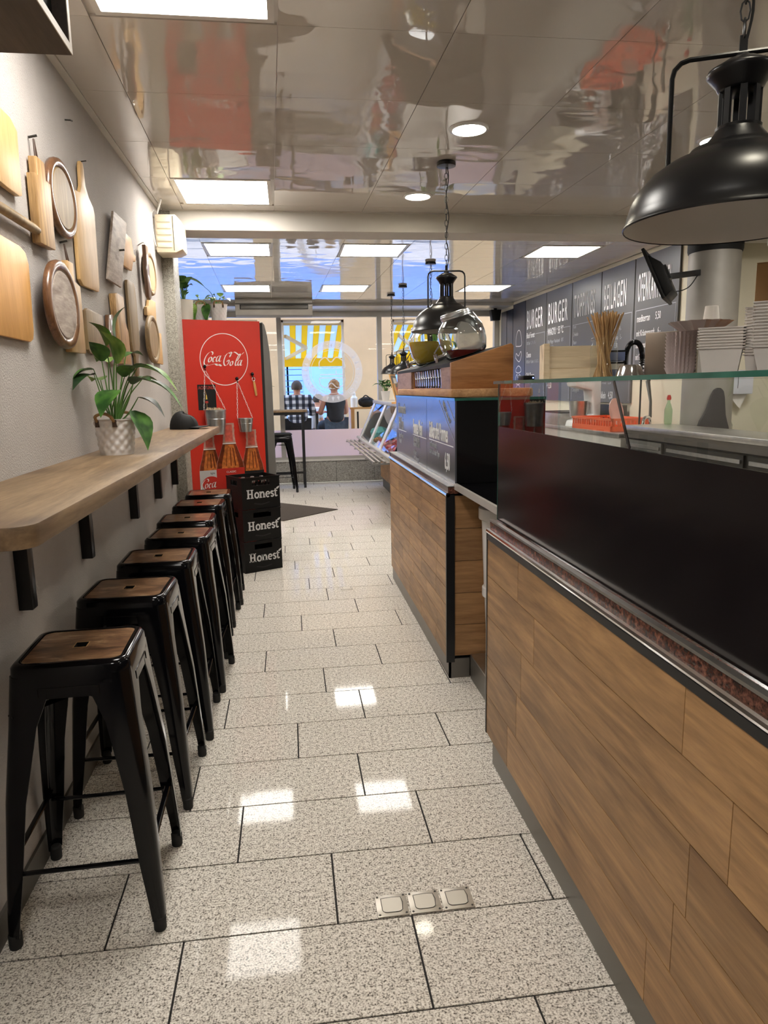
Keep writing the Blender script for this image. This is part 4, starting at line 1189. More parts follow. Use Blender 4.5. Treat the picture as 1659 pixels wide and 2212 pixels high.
# ---- far table and its stool
t = thing('high_table', 'high table with wooden top and thin black frame by the window', 'table', (-0.85, 10.55, 0))
MB().box(0, 0, 1.115, 1.12, 0.5, 1.145).build('table_top', 'shelf_wood', t, bevel=0.003)
for x in (0.03, 1.06):
    for y in (0.03, 0.44): MB().box(x-0.018, y-0.018, 0, x+0.018, y+0.018, 1.115).build('leg', 'black_paint', t)
    MB().box(x-0.016, 0.048, 0.21, x+0.016, 0.422, 0.245).build('stretcher', 'black_paint', t)
for y in (0.03, 0.44): 
    MB().box(0.048, y-0.012, 1.075, 1.042, y+0.012, 1.11).build('apron', 'black_paint', t)
MB().box(0.048, 0.03, 0.21, 1.042, 0.05, 0.24).build('stretcher', 'black_paint', t)
o = copy_tree(stool); o.location = (-0.13, 10.28, 0); o.rotation_euler = (0, 0, R(6)); o.scale = (1.06, 1.06, 1.06)
tag(o, 'black bar stool with dark pad by the high table at the window', 'stool', 'bar stools along the wall shelf')
for ch in o.children:
    if ch.name.startswith('seat') and not ch.name.startswith('seat_frame'):
        p_ = MB().prism(rrect(-0.15, -0.15, 0.15, 0.15, 0.04), 'xy', 0.762, 0.785).build('seat_pad', 'black_matt', o, bevel=0.006)
del o['group']

# ================================================================== near counter
def planks(parent, x, y0, y1, z0, z1, rows, L, mat, seed, plane='x', th=0.018):
    rnd = random.Random(seed); g = 0.0012
    hz = (z1-z0)/rows
    for i in range(rows):
        y = y0-rnd.random()*L*0.8
        while y < y1:
            a, b_ = max(y, y0), min(y+L, y1)
            if b_-a > 0.03:
                if plane == 'x': MB().box(-th, g, g, 0, b_-a-g, hz-g).build('plank', mat, parent, loc=(x, a, z0+hz*i))
                else: MB().box(g, 0, g, b_-a-g, th, hz-g).build('plank', mat, parent, loc=(a, x, z0+hz*i))
            y += L
Y1 = 2.505
c1 = thing('service_counter', 'near service counter with oak plank front and red granite edge', 'counter', (0, 0, 0))
MB().box(0.728, -1.2, 0.125, 1.25, Y1-0.01, 0.905).build('carcass', 'black_matt', c1)
MB().box(0.730, -1.2, 0.0, 0.745, Y1-0.03, 0.125).build('kickboard', 'kick_metal', c1)
planks(c1, 0.728, -1.2, Y1-0.012, 0.122, 0.905, 5, 0.98, 'oak_counter', 5)
MB().box(0.708, Y1-0.012, 0.12, 0.75, Y1, 0.912).build('end_profile', 'black_paint', c1)
MB().tube([(0.716, -1.2, 0.915), (0.716, Y1, 0.915)], 0.0105, 10).build('edge_rail', 'chrome', c1, smooth=True)
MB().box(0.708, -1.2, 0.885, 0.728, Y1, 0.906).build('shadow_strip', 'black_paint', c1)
MB().box(0.722, -1.2, 0.920, 1.25, Y1, 0.952).build('stone_ledge', 'red_granite', c1)
MB().box(0.719, -1.2, 0.950, 0.735, Y1, 0.957).build('edge_trim', 'steel', c1)
c2f = thing('counter_glass_screen', 'glass counter screen with black lower band on the near counter', 'glass screen', (0, 0, 0))
XS = 0.745
MB().box(XS, -1.2, 0.957, XS+0.006, Y1-0.012, 1.297).build('black_band', 'black_glass', c2f)
MB().bar((XS+0.003, 1.585, 1.446), (XS+0.003, 1.495, 1.298), 0.003, 0.008).build('pane_joint', 'black_paint', c2f)
for a, b_ in ((-1.2, 0.05), (0.055, Y1-0.012)):
    MB().box(XS, a, 1.297, XS+0.006, b_, 1.446).build('pane', 'case_glass', c2f)
MB().box(XS-0.001, Y1-0.013, 0.957, XS+0.007, Y1-0.011, 1.446).build('pane_edge', 'glass_edge', c2f)
sg = thing('glass_shelf', 'thick glass top shelf resting on the counter screen', 'glass shelf', (0, 0, 1.447))
MB().box(XS-0.015, -1.2, 0.0, 1.25, Y1-0.005, 0.010).build('sheet', 'case_glass', sg)
e = MB(); e.box(XS-0.017, -1.2, 0.0, XS-0.015, Y1-0.005, 0.010); e.box(XS-0.015, Y1-0.005, 0.0, 1.25, Y1-0.003, 0.010)
e.build('polished_edge', 'glass_edge', sg)
for y in (-0.9, 0.05, 0.9):
    MB().tube([(1.22, y, -0.49), (1.22, y, 0.0)], 0.012, 12).build('post', 'chrome', sg, smooth=True)
# things behind the gap of the counter: white bins
for z in (0.13, ):
    t = thing('white_bin', 'white plastic bin standing in the gap behind the near counter', 'bin', (0.885, 3.045, 0.126))
    MB().lathe([(0.085, 0), (0.10, 0.33), (0.112, 0.34), (0.112, 0.38), (0.104, 0.385), (0.115, 0.70), (0.13, 0.71), (0.13, 0.76), (0.11, 0.765), (0.0, 0.765)], 20, (0.10, 0.10, 0), cap1=False).build('body', 'white_gloss', t, smooth=True)

# ================================================================== flap between the counters
fp_ = thing('counter_flap', 'black hinged counter flap with metal edge between the two counters', 'counter flap', (0, 0, 0.962))
MB().box(0.785, 2.512, 0.0, 1.22, 3.296, 0.02).build('leaf', 'black_flap', fp_)
MB().box(0.772, 2.512, -0.006, 0.785, 3.296, 0.024).build('metal_edge', 'alu_frame', fp_)

# ================================================================== far counter with chalk boards
Y2, Y3 = 3.305, 5.25
cc = thing('chalkboard_counter', 'far counter with oak plank front below the blue-grey chalk boards', 'counter', (0, 0, 0))
MB().box(0.758, Y2+0.02, 0.10, 1.22, Y3, 0.925).build('carcass', 'black_matt', cc)
MB().box(0.747, Y2+0.0, 0.0, 0.758, Y3, 0.10).build('kickboard', 'kick_metal', cc)
MB().box(0.747, Y2+0.0, 0.0, 0.852, Y2+0.012, 0.10).build('kickboard', 'kick_metal', cc)
planks(cc, 0.756, Y2+0.012, Y3, 0.10, 0.915, 9, 0.42, 'oak_counter', 11)
planks(cc, Y2, 0.775, 1.22, 0.115, 0.925, 5, 0.9, 'oak_side', 3, 'y')
MB().box(0.733, Y2-0.006, 0.085, 0.775, Y2+0.012, 0.93).build('corner_profile', 'black_paint', cc)
MB().box(0.740, Y3, 0.1, 0.79, Y3+0.012, 0.966).build('end_profile', 'black_paint', cc)
MB().tube([(0.742, Y2-0.006, 0.93), (0.742, Y3, 0.93)], 0.011, 10).build('edge_rail', 'chrome', cc, smooth=True)
MB().box(0.742, Y2-0.006, 0.935, 1.22, Y3, 0.968).build('stone_ledge', 'red_granite', cc)
MB().box(0.739, Y2-0.006, 0.966, 0.79, Y3, 0.972).build('edge_trim', 'steel', cc)
sc = thing('glass_cabinet', 'counter-top cabinet with two chalk board fronts and a black side', 'cabinet', (0, 0, 0.972))
ZT = 0.415
for a, b_ in ((Y2, 4.004), (4.010, 5.15)):
    MB().box(0.778, a, 0.006, 0.786, b_, ZT-0.012).build('chalk_front', 'chalkboard', sc)
MB().box(0.786, Y2, 0.012, 1.22, Y2+0.008, ZT-0.012).build('side_pane', 'black_flap', sc)
MB().box(0.79, Y2+0.02, 0.0, 1.2, 5.14, ZT-0.02).build('inner_box', 'black_matt', sc)
MB().box(0.776, Y2-0.004, ZT-0.012, 1.22, 5.155, ZT).build('glass_top', 'case_glass', sc)
e = MB(); e.box(0.774, Y2-0.004, ZT-0.012, 0.776, 5.155, ZT); e.box(0.774, Y2-0.006, ZT-0.012, 1.22, Y2-0.004, ZT)
e.build('polished_edge', 'glass_edge', sc)
MB().box(0.772, Y2, 0.0, 0.788, 5.15, 0.006).build('rail', 'steel', sc)
ex = (0, -1, 0); ez = (0, 0, 1)
def chalk(s, y, z, size, xs=0.5, mat='chalk', off=0.0):
    text(s, size, mat, sc, frame((0.7772, y, z), ex, ez), xs, offs=off)
chalk('Schlemmergerichte', 5.06, 0.295, 0.10, 0.42, 'chalk_soft')
chalk('BFB Menü', 5.04, 0.185, 0.12, 0.42, 'chalk_soft', 0.0006)
chalk('Pommes Menü', 4.45, 0.185, 0.13, 0.40, 'chalk', 0.0008)
chalk('mit Ketchup, Mayo', 4.44, 0.14, 0.05, 0.55, 'chalk_soft'); chalk('Getränk 0,33 l inkl.', 4.44, 0.105, 0.05, 0.55, 'chalk_soft')
chalk('mit Käse', 4.44, 0.055, 0.05, 0.55, 'chalk_soft'); chalk('oder Kräuterquark', 4.44, 0.02, 0.045, 0.55, 'chalk_soft')
chalk('Burger + Pommes', 5.03, 0.125, 0.05, 0.5, 'chalk_soft'); chalk('+ Getränk', 5.03, 0.085, 0.05, 0.5, 'chalk_soft')
chalk('Süßkartoffel Pommes', 3.93, 0.195, 0.125, 0.44, 'chalk', 0.001)
chalk('mit Kräuterquark', 3.92, 0.145, 0.045, 0.6, 'chalk_soft'); chalk('Sour Cream oder Mayo', 3.92, 0.105, 0.045, 0.6, 'chalk_soft')
chalk('6,50', 3.53, 0.06, 0.12, 0.55, 'chalk', 0.0005)
ul = MB()
ul.box(0.7768, 3.34, 0.181, 0.778, 3.93, 0.185); ul.box(0.7768, 4.02, 0.175, 0.778, 4.46, 0.179); ul.box(0.7768, 4.72, 0.175, 0.778, 5.05, 0.179)
ul.build('underline', 'chalk', sc)
bn = pen([[(3.66, 0.40), (3.31, 0.21)], [(3.47, 0.40), (3.31, 0.31)]], lambda a, c: (0.7772, a, c), 0.005, 2); bn.build('banner_line', 'chalk_soft', sc)
text('NEU bei uns !', 0.05, 'chalk_soft', sc, frame((0.7768, 3.575, 0.375), (0, -0.88, -0.47), (0, -0.47, 0.88)), 0.7)

# ---- live-edge slab and sloping bottle stand
ZS = 0.972+ZT
sl = [(0.79, 3.50), (0.83, 3.44), (1.05, 3.40), (1.20, 3.43), (1.21, 4.4), (1.20, 5.2), (1.0, 5.25), (0.80, 5.22), (0.785, 4.6), (0.80, 4.0)]
tag(MB().prism([(v.x, v.y) for v in cr([(a, b_, 0) for a, b_ in sl], 3, True)], 'xy', ZS+0.001, ZS+0.042).build('live_edge_slab', 'slab_wood', bevel=0.008), 'pale live-edge wooden slab on top of the chalk board cabinet', 'wooden slab')
sd = thing('drink_stand', 'long sloping wooden stand carrying the two drink jars', 'stand', (0.80, 3.48, ZS+0.042))
Ls = 1.75; fh = 0.128; bh = 0.218; dd = 0.315
MB().prism([(0.0, 0.0), (dd, 0.0), (dd, bh-0.012), (dd-0.012, bh), (0.0, fh)], 'xz', 0, 0.03).build('side', 'stand_wood', sd, bevel=0.002)
MB().prism([(0.0, 0.0), (dd, 0.0), (dd, bh-0.012), (dd-0.012, bh), (0.0, fh)], 'xz', Ls-0.03, Ls).build('side', 'stand_wood', sd, bevel=0.002)
MB().prism([(0.0, fh-0.002), (dd-0.012, bh-0.002), (dd-0.012, bh-0.02), (0.0, fh-0.02)], 'xz', 0.03, Ls-0.03).build('sloping_top', 'black_matt', sd)
MB().box(0.0, 0.0301, 0.0, 0.016, 0.235, fh-0.02).build('front_board', 'stand_front', sd)
MB().box(0.0, 1.15, 0.0, 0.016, Ls-0.03, fh-0.02).build('front_board', 'stand_front', sd)
MB().box(dd-0.02, 0.03, 0.0, dd, Ls-0.03, bh-0.02).build('back_board', 'stand_wood', sd)
MB().box(0.016, 0.03, 0.0, dd-0.02, Ls-0.03, 0.006).build('bottom', 'stand_wood', sd)
MB().box(0.016, 0.235, 0.006, 0.12, 0.25, fh-0.02).build('divider', 'stand_wood', sd); MB().box(0.016, 1.135, 0.006, 0.12, 1.15, fh-0.02).build('divider', 'stand_wood', sd)
# ---- drinking glasses in the opening
gl = MB(); n = 14
for i in range(n):
    a = 2*PI*i/n
pfg = [(0.0, 0.0), (0.024, 0.0), (0.025, 0.006), (0.026, 0.055), (0.029, 0.058), (0.031, 0.098), (0.029, 0.098), (0.024, 0.055), (0.022, 0.01), (0.0, 0.01)]
gm = MB().lathe(pfg, 12, cap0=False, cap1=False).mesh('drinking_glass', 'jar_glass', smooth=True)
for i in range(12):
    o = inst(gm, 'drinking_glass', None, (0.80+0.038, 3.48+0.30+i*0.069, ZS+0.042+0.0065), i*0.4)
    tag(o, 'small clear drinking glass in the opening of the sloping stand', 'glass', 'glasses inside the drink stand')
# ---- drink jars with taps
def jar(label, x, y, sc_, fill, fmat, towel=False):
    sl_ = math.atan2(bh-fh, dd-0.012)
    zz = ZS+0.042+fh+(x-0.80)*math.tan(sl_)+0.003
    t = thing('drink_jar', label, 'jar', (x, y, zz), 0, 'drink jars with taps')
    t.rotation_euler = (0, -sl_, 0)
    s = sc_
    pr_ = [(0.098, 0.0), (0.112, 0.012), (0.126, 0.06), (0.129, 0.10), (0.124, 0.145), (0.108, 0.18), (0.082, 0.203), (0.078, 0.212)]
    P = [(r*s, z*s) for r, z in pr_]
    MB().lathe([(0, 0)]+P+[(r-0.004, z) for r, z in reversed(P[1:])]+[(P[0][0]-0.006, 0.005), (0, 0.005)], 36, cap0=False, cap1=False).build('glass_body', 'jar_glass', t, smooth=True, ang=60)
    q = [(r*0.955-0.002, z*0.99+0.007) for r, z in P if z <= fill*s]
    if q:
        # level liquid: clip by height in world by simple flat top
        zt = fill*s
        q.append((q[-1][0]*0.998, zt))
        bq = MB().lathe([(0, 0.007)]+q+[(0, zt)], 32, cap0=False, cap1=False)
        tn = math.tan(sl_)
        for v in bq.v:
            if v.z > zt-0.02*s: v.z = max(0.006, zt-0.0+v.x*(-tn)*1.0)
        bq.build('drink', fmat, t, smooth=True, ang=30)
    lid = [(0.080, 0.205), (0.083, 0.207), (0.083, 0.214), (0.081, 0.216), (0.0845, 0.219), (0.0845, 0.228), (0.082, 0.230), (0.082, 0.236), (0.078, 0.240), (0.0, 0.241)]
    MB().lathe([(r*s, z*s) for r, z in lid], 36, cap0=False, cap1=False).build('lid', 'zinc', t, smooth=True, ang=40)
    tp = thing('tmp', '', ''); bpy.data.objects.remove(tp)
    xb = -0.118*s
    bt_ = MB(); bt_.tube([(xb+0.01, 0, 0.035*s), (xb-0.012, 0, 0.035*s), (xb-0.055, 0, 0.033*s)], [0.016, 0.011, 0.010], 12)
    bt_.tube([(xb-0.045, 0, 0.058*s), (xb-0.047, 0, 0.012*s)], [0.011, 0.009], 12)
    tap = bt_.build('tap', 'chrome', t, smooth=True)
    MB().bar((xb-0.05, 0, 0.062*s), (xb-0.01, -0.004, 0.098*s), 0.012, 0.006).build('tap_lever', 'chrome', tap)
    if towel:
        MB().prism([(-0.03*s, 0.012), (0.095*s, 0.012), (0.10*s, 0.06*s), (0.075*s, 0.12*s), (0.05*s, 0.165*s), (0.01*s, 0.185*s), (-0.01*s, 0.16*s), (-0.035*s, 0.08*s)], 'xz', -0.03, 0.03).build('ice_bag', 'ice_plastic', t, bevel=0.01)
    return t
plain('lemonade', srgb(196, 168, 62), 0.15, var=0.08, vs=8)
plain('red_drink', srgb(120, 34, 30), 0.15, var=0.05)
m, n, b = newmat('ice_plastic')
setp(b, Roughness=0.25, Alpha=0.55); b.inputs['Base Color'].default_value = col(srgb(214, 210, 206))
jar('clear drink jar with tap and a little red drink, nearer of the two', 0.932, 3.69, 0.955, 0.028, 'red_drink', True)
jar('clear drink jar with tap filled with cloudy yellow lemonade', 0.925, 4.50, 1.0, 0.125, 'lemonade')

# ================================================================== pendant lamps
plain('shade_black', (0.008, 0.008, 0.009), 0.30, coat=0.0, var=0.1, spec=0.4)
plain('shade_inner', srgb(206, 200, 192), 0.45, var=0.02)
def pendant(label, x, y, zr, s=1.0, links=None, rz=0.0, group='black pendant lamps', v=0.9, bw=1.0):
    t = thing('pendant_lamp', label, 'lamp', (x, y, zr), rz, group)
    dome = [(0.2, 0.0), (0.202, 0.003), (0.2, 0.008), (0.197, 0.012), (0.194, 0.03), (0.187, 0.058), (0.174, 0.086), (0.152, 0.115), (0.122, 0.139), (0.094, 0.152), (0.088, 0.158), (0.082, 0.167), (0.064, 0.170), (0.058, 0.178), (0.044, 0.198), (0.040, 0.206)]
    MB().lathe([(r*s, z*s*v) for r, z in dome], 48, cap0=False, cap1=False).build('shade', 'shade_black', t, smooth=True, ang=60)
    inn = [(0.1985, 0.002), (0.193, 0.012), (0.19, 0.03), (0.183, 0.057), (0.17, 0.084), (0.149, 0.112), (0.12, 0.135), (0.09, 0.148), (0.0, 0.152)]
    MB().lathe([(r*s, z*s*v) for r, z in inn], 48, cap0=False, cap1=False).build('shade_inside', 'shade_inner', t, smooth=True, ang=60)
    nk = MB().lathe([(0.040*s, 0.204*s*v), (0.041*s, 0.212*s*v), (0.036*s, 0.214*s*v)], 20, cap0=False)
    nk.build('neck_ring', 'shade_black', t, smooth=True)
    for k in range(8):
        a = 2*PI*k/8
        MB().bar((0.034*s*math.cos(a), 0.034*s*math.sin(a), 0.205*s*v), (0.034*s*math.cos(a), 0.034*s*math.sin(a), 0.292*s*v), 0.012*s, 0.006*s, (math.cos(a), math.sin(a), 0)).build('vent_post', 'shade_black', t)
    cap = [(0.034, 0.286), (0.040, 0.292), (0.044, 0.302), (0.056, 0.318), (0.061, 0.326), (0.059, 0.332), (0.044, 0.342), (0.030, 0.352), (0.016, 0.358), (0.010, 0.366), (0.0, 0.368)]
    MB().lathe([(r*s, z*s*v) for r, z in cap], 28, cap1=False).build('cap', 'shade_black', t, smooth=True, ang=60)
    w_ = 0.105*s*bw
    zt = 0.368*s*v
    pts = [(-w_, 0, 0.13*s*v), (-w_, 0, zt-0.03*s)]+[(-w_+0.03*s-0.03*s*math.cos(R(a)), 0, zt-0.03*s+0.03*s*math.sin(R(a))) for a in (30, 60, 90)]+[(w_-0.03*s+0.03*s*math.sin(R(a)), 0, zt-0.03*s+0.03*s*math.cos(R(a))) for a in (0, 30, 60, 90)]+[(w_, 0, 0.13*s*v)]
    MB().tube(pts, 0.0048*s, 8).build('bracket', 'shade_black', t, smooth=True)
    MB().box(-0.007, -0.004, zt-0.002, 0.007, 0.004, zt+0.03).build('eyelet', 'shade_black', t)
    z0 = zt+0.025; z1 = HC-zr-0.028
    nl = max(4, int((z1-z0)/0.030)); ch = MB(); chain(ch, (0, 0, z0), (0, 0, z1), nl, 0.0085, 0.0019)
    ch.build('chain', 'black_paint', t, smooth=True)
    pts = [(0.006+0.007*math.sin(i*1.3), 0.004*math.cos(i*1.7), z0+(z1-z0)*i/12) for i in range(13)]
    MB().tube([tuple(v) for v in cr(pts, 3)], 0.0028, 6).build('cord', 'black_matt', t, smooth=True)
    MB().lathe([(0.045, 0.0), (0.052, -0.006), (0.052, -0.024), (0.0, -0.028)], 26, (0, 0, HC-zr), cap1=False).build('canopy', 'black_paint', t, smooth=True)
    return t
pendant('large black dome pendant lamp cut by the right edge, nearest the camera', 0.886, 1.38, 1.746, 1.03, rz=R(-24), bw=1.15, v=0.82)
pendant('black dome pendant lamp above the drink jars', 0.905, 4.05, 1.748, 0.99, rz=R(-4))
pendant('small black dome pendant lamp hidden behind the middle pendant', 1.437, 7.14, 1.70, 0.9)
pendant('small far black dome pendant lamp next to the farthest one', 1.421, 8.755, 1.60, 0.85)
pendant('small black dome pendant lamp nearest the window', 1.395, 9.56, 1.625, 0.75)

# ================================================================== things on the glass shelf (z = 1.457)
ZG = 1.4575
# pine crate
t = thing('pine_box', 'pale pine slatted box on the glass shelf', 'box', (0.84, 2.30, ZG), R(-14))
for i in range(3):
    MB().box(0.018, 0.0, 0.001+i*0.036, 0.19, 0.009, 0.035+i*0.036).build('slat', 'pine', t)
    MB().box(0.018, 0.121, 0.001+i*0.036, 0.19, 0.13, 0.035+i*0.036).build('slat', 'pine', t)
for x in (0.0, 0.19): MB().box(x, -0.003, 0, x+0.018, 0.133, 0.116).build('end_board', 'pine', t)
MB().box(0.018, 0.009, 0.0, 0.19, 0.121, 0.008).build('bottom', 'pine', t)
# books / pads beside it
plain('book_blue', srgb(120, 134, 176), 0.6); plain('book_red', srgb(160, 50, 48), 0.6)
t = thing('menu_holder', 'small stack of menu folders beside the pine box', 'folder', (1.065, 2.34, ZG), R(-14))
MB().box(0, 0, 0, 0.07, 0.10, 0.03).build('folder', 'book_blue', t); MB().box(0.002, 0.002, 0.031, 0.068, 0.10, 0.05).build('pages', 'white', t)
MB().box(0.0, 0, 0.051, 0.07, 0.10, 0.056).build('cover', 'black_matt', t); MB().box(0.0, 0.0, 0.06, 0.07, 0.1, 0.088).build('folder', 'book_blue', t); MB().box(0.0, 0, 0.089, 0.072, 0.102, 0.094).build('cover', 'black_matt', t)
# jar of wooden stirrers
t = thing('stick_jar', 'glass jar full of wooden skewers on the glass shelf', 'jar', (0.965, 2.12, ZG))
MB().lathe([(0.0, 0.0), (0.036, 0.0), (0.04, 0.006), (0.041, 0.09), (0.036, 0.105), (0.036, 0.112), (0.040, 0.114), (0.040, 0.120), (0.036, 0.122)], 26, cap0=False, cap1=False).build('glass_body', 'case_glass', t, smooth=True)
rs = random.Random(5)
sk = [MB().tube([(0, 0, 0), (0, 0, 1)], 0.0021, 5).mesh('skewer', 'skewer_wood')] if 'skewer_wood' in M else None
wood('skewer_wood', srgb(150, 112, 70), srgb(206, 168, 116), 'z', 2, 0.6, knots=False)
for k in range(64):
    a = rs.random()*2*PI; q = math.sqrt(rs.random())*0.030; a2 = a+rs.uniform(-0.6, 0.6)
    q2 = 0.018+0.034*rs.random()
    MB().tube([(q*math.cos(a+2.6), q*math.sin(a+2.6), 0.004), (q2*math.cos(a2)*1.05, q2*math.sin(a2)*1.05, 0.186+rs.random()*0.012)], 0.0021, 5).build('skewer', 'skewer_wood', t)
# steel cup
t = thing('steel_bowl', 'small shiny steel bowl upside down on the glass shelf', 'bowl', (0.985, 1.985, ZG))
MB().lathe([(0.039, 0.0), (0.040, 0.003), (0.030, 0.032), (0.026, 0.036), (0.0, 0.036)], 28, cap1=False).build('bowl', 'chrome', t, smooth=True)
# napkin dispenser
t = thing('napkin_dispenser', 'brushed steel napkin dispenser on the glass shelf', 'dispenser', (1.06, 1.93, ZG), R(-52))
MB().prism([(-0.06, 0.0), (0.06, 0.0), (0.06, 0.125), (-0.06, 0.125)], 'xz', 0, 0.085).build('body', 'brushed_brown', t, bevel=0.003)
MB().box(0.0605, 0.02, 0.012, 0.062, 0.066, 0.08).build('opening', 'black_matt', t)
# pleated paper cups
def pleated(b, c, r0, r1, z0, h, n=22):
    vs = []; fs = []
    for i in range(2):
        for k in range(2*n):
            a = PI*k/n; rr = (r0 if i == 0 else r1)*(1.0 if k % 2 else 0.86)
            vs.append((c[0]+rr*math.cos(a), c[1]+rr*math.sin(a), z0+h*i))
    for k in range(2*n):
        l = (k+1) % (2*n); fs.append((k, l, 2*n+l, 2*n+k))
    b.add(vs, fs)
plain('paper_pink', srgb(218, 204, 202), 0.7, var=0.05); plain('paper_white', srgb(228, 222, 216), 0.6, var=0.03); plain('cardboard', srgb(176, 136, 92), 0.8, var=0.06)
for i, (x, y, lab) in enumerate(((0.975, 1.70, 'left stack of pleated pale paper cups'), (1.04, 1.635, 'right stack of pleated pale paper cups'))):
    t = thing('paper_cup_stack', lab, 'paper cups', (x, y, ZG), 0, 'stacked pleated paper cups')
    for k in range(11):
        b = MB(); pleated(b, (0, 0), 0.028, 0.038, 0.0+k*0.0085, 0.02); b.build('paper_cup', 'paper_pink', t)
t = thing('paper_tray', 'wavy pale paper tray lying on the paper cups', 'paper tray', (1.005, 1.67, ZG+0.106), R(30))
b = MB(); pleated(b, (0, 0), 0.045, 0.075, 0.0, 0.022, 14); b.build('rim', 'paper_pink', t); MB().lathe([(0.0, 0.0015), (0.042, 0.0015)], 20, cap0=False, cap1=False).build('bottom', 'paper_pink', t)
# takeaway box stacks
def tray_stack(label, x, y, w_, d_, k, dz, z0=0.0, h=0.055, rz=0):
    t = thing('takeaway_box_stack', label, 'takeaway boxes', (x, y, ZG+z0), rz, 'stacked white takeaway boxes')
    for i in range(k):
        z = i*dz; b = MB()
        b.add([(-w_*0.4, -d_*0.4, z), (w_*0.4, -d_*0.4, z), (w_*0.4, d_*0.4, z), (-w_*0.4, d_*0.4, z), (-w_/2, -d_/2, z+h), (w_/2, -d_/2, z+h), (w_/2, d_/2, z+h), (-w_/2, d_/2, z+h)],
              [(0, 3, 2, 1), (0, 1, 5, 4), (1, 2, 6, 5), (2, 3, 7, 6), (3, 0, 4, 7)])
        b.box(-w_/2-0.004, -d_/2-0.004, z+h-0.002, w_/2+0.004, d_/2+0.004, z+h)
        b.build('takeaway_box', 'paper_white', t)
    return t
tray_stack('low stack of white takeaway boxes beside the paper cups', 0.94, 1.475, 0.085, 0.085, 8, 0.006, rz=R(-35))
tray_stack('tall stack of white takeaway boxes at the right edge', 0.985, 1.33, 0.11, 0.13, 15, 0.006, h=0.05, rz=R(-38))
tray_stack('narrow stack of takeaway lids behind the tall box stack', 1.0, 1.435, 0.05, 0.05, 17, 0.006, h=0.04, rz=R(-38))
t = thing('cardboard_box', 'brown cardboard box behind the takeaway stacks', 'box', (1.13, 1.49, ZG), R(-40))
MB().box(-0.085, -0.06, 0, 0.085, 0.10, 0.235).build('carton', 'cardboard', t, bevel=0.002)
MB().box(-0.085, -0.06, 0.2352, 0.085, 0.018, 0.237).build('flap', 'cardboard', t); MB().box(-0.085, 0.022, 0.2352, 0.085, 0.10, 0.237).build('flap', 'cardboard', t)
t = thing('card_terminal', 'small black card terminal with blue light at the shelf end', 'card terminal', (0.815, 2.40, ZG))
MB().box(-0.02, -0.03, 0, 0.02, 0.03, 0.016).build('case', 'black_plastic', t, bevel=0.003)
m, n, b = newmat('blue_led'); b.inputs['Emission Color'].default_value = col((0.1, 0.2, 1)); b.inputs['Emission Strength'].default_value = 4.0
MB().box(0.012, -0.0312, 0.006, 0.016, -0.0302, 0.010).build('led', 'blue_led', t)

# ================================================================== menu boards on the right wall (x = 3.34 facing -x)
XM = 3.34
def mtext(par, s, y, z, size, xs, mat='chalk', off=0.0, sp=1.0):
    text(s, size, mat, par, frame((XM-0.0225, y, z), (0, -1, 0), (0, 0, 1)), xs, offs=off, sp=sp)
MBs = [(10.40, 9.86, None), (9.84, 9.04, 'BURGER'), (9.02, 8.20, 'BURGER'), (8.18, 7.41, 'TOPPINGS'), (7.39, 6.67, 'BEILAGEN'), (6.65, 5.87, 'OFENKARTOFFEL')]
ML = ['dark wall panel with burger layer drawings left of the menu boards', 'menu board headed BURGER at the far left of the four price lists', 'second menu board headed BURGER listing wagyu', 'menu board headed TOPPINGS', 'menu board headed BEILAGEN', 'menu board half hidden behind the black monitor, baked potato list']
LINES = {1: [('Black Forest', .62, .085, 'chalk'), ('100% Beef   7,-  9,-  11,-', .53, .05, 0), ('Cheese', .36, .085, 'chalk'), ('100% Beef + Cheddar   8,- 10,- 12,-', .28, .05, 0), ('Chili-Cheese', .08, .085, 'chalk'), ('100% Beef + Jalapenos   9,- 11,-', .0, .05, 0), ('BBQ', -.17, .085, 'chalk')],
         2: [('WAGYU   55 °C', .6, .10, 'chalk'), ('160 g Wagyu + Rauchspeck   18,90', .5, .05, 0), ('im Brioche Bun', .43, .05, 0), ('auch im Menü', .05, .085, 'chalk'), ('+ 5,50', -.06, .085, 'chalk')],
         3: [('Käse', .62, .05, 0), ('Zwiebeln', .53, .05, 0), ('Bacon', .44, .05, 0), ('Jalapenos', .35, .05, 0), ('Röstzwiebeln', .26, .05, 0), ('Gurken', .17, .05, 0), ('Spiegelei', .08, .05, 0), ('Ananas', -.01, .05, 0), ('Champignons', -.1, .05, 0)],
         4: [('Pommes', .60, .10, 'chalk'), ('Ketchup oder Mayo    4,-', .50, .055, 0), ('mit Käsesoße, Ketchup    5,-', .42, .055, 0), ('extra gewürzt    5,50', .34, .055, 0), ('Süßkartoffel', .26, .055, 0), ('Pommes', .08, .10, 'chalk'), ('Twister   5,50', -.02, .055, 0), ('klein   4,50', -.17, .085, 'chalk')],
         5: [('mediterran      5,50', .55, .075, 'chalk'), ('mit Kräuterquark    6,-', .42, .065, 'chalk'), ('mit Käsesoße + Ketchup    7,-', .31, .065, 'chalk'), ('mit Gemüse + Kräuterquark   8,-', .20, .065, 'chalk'), ('auch im Menü  + 6,20', .09, .105, 'chalk')]}
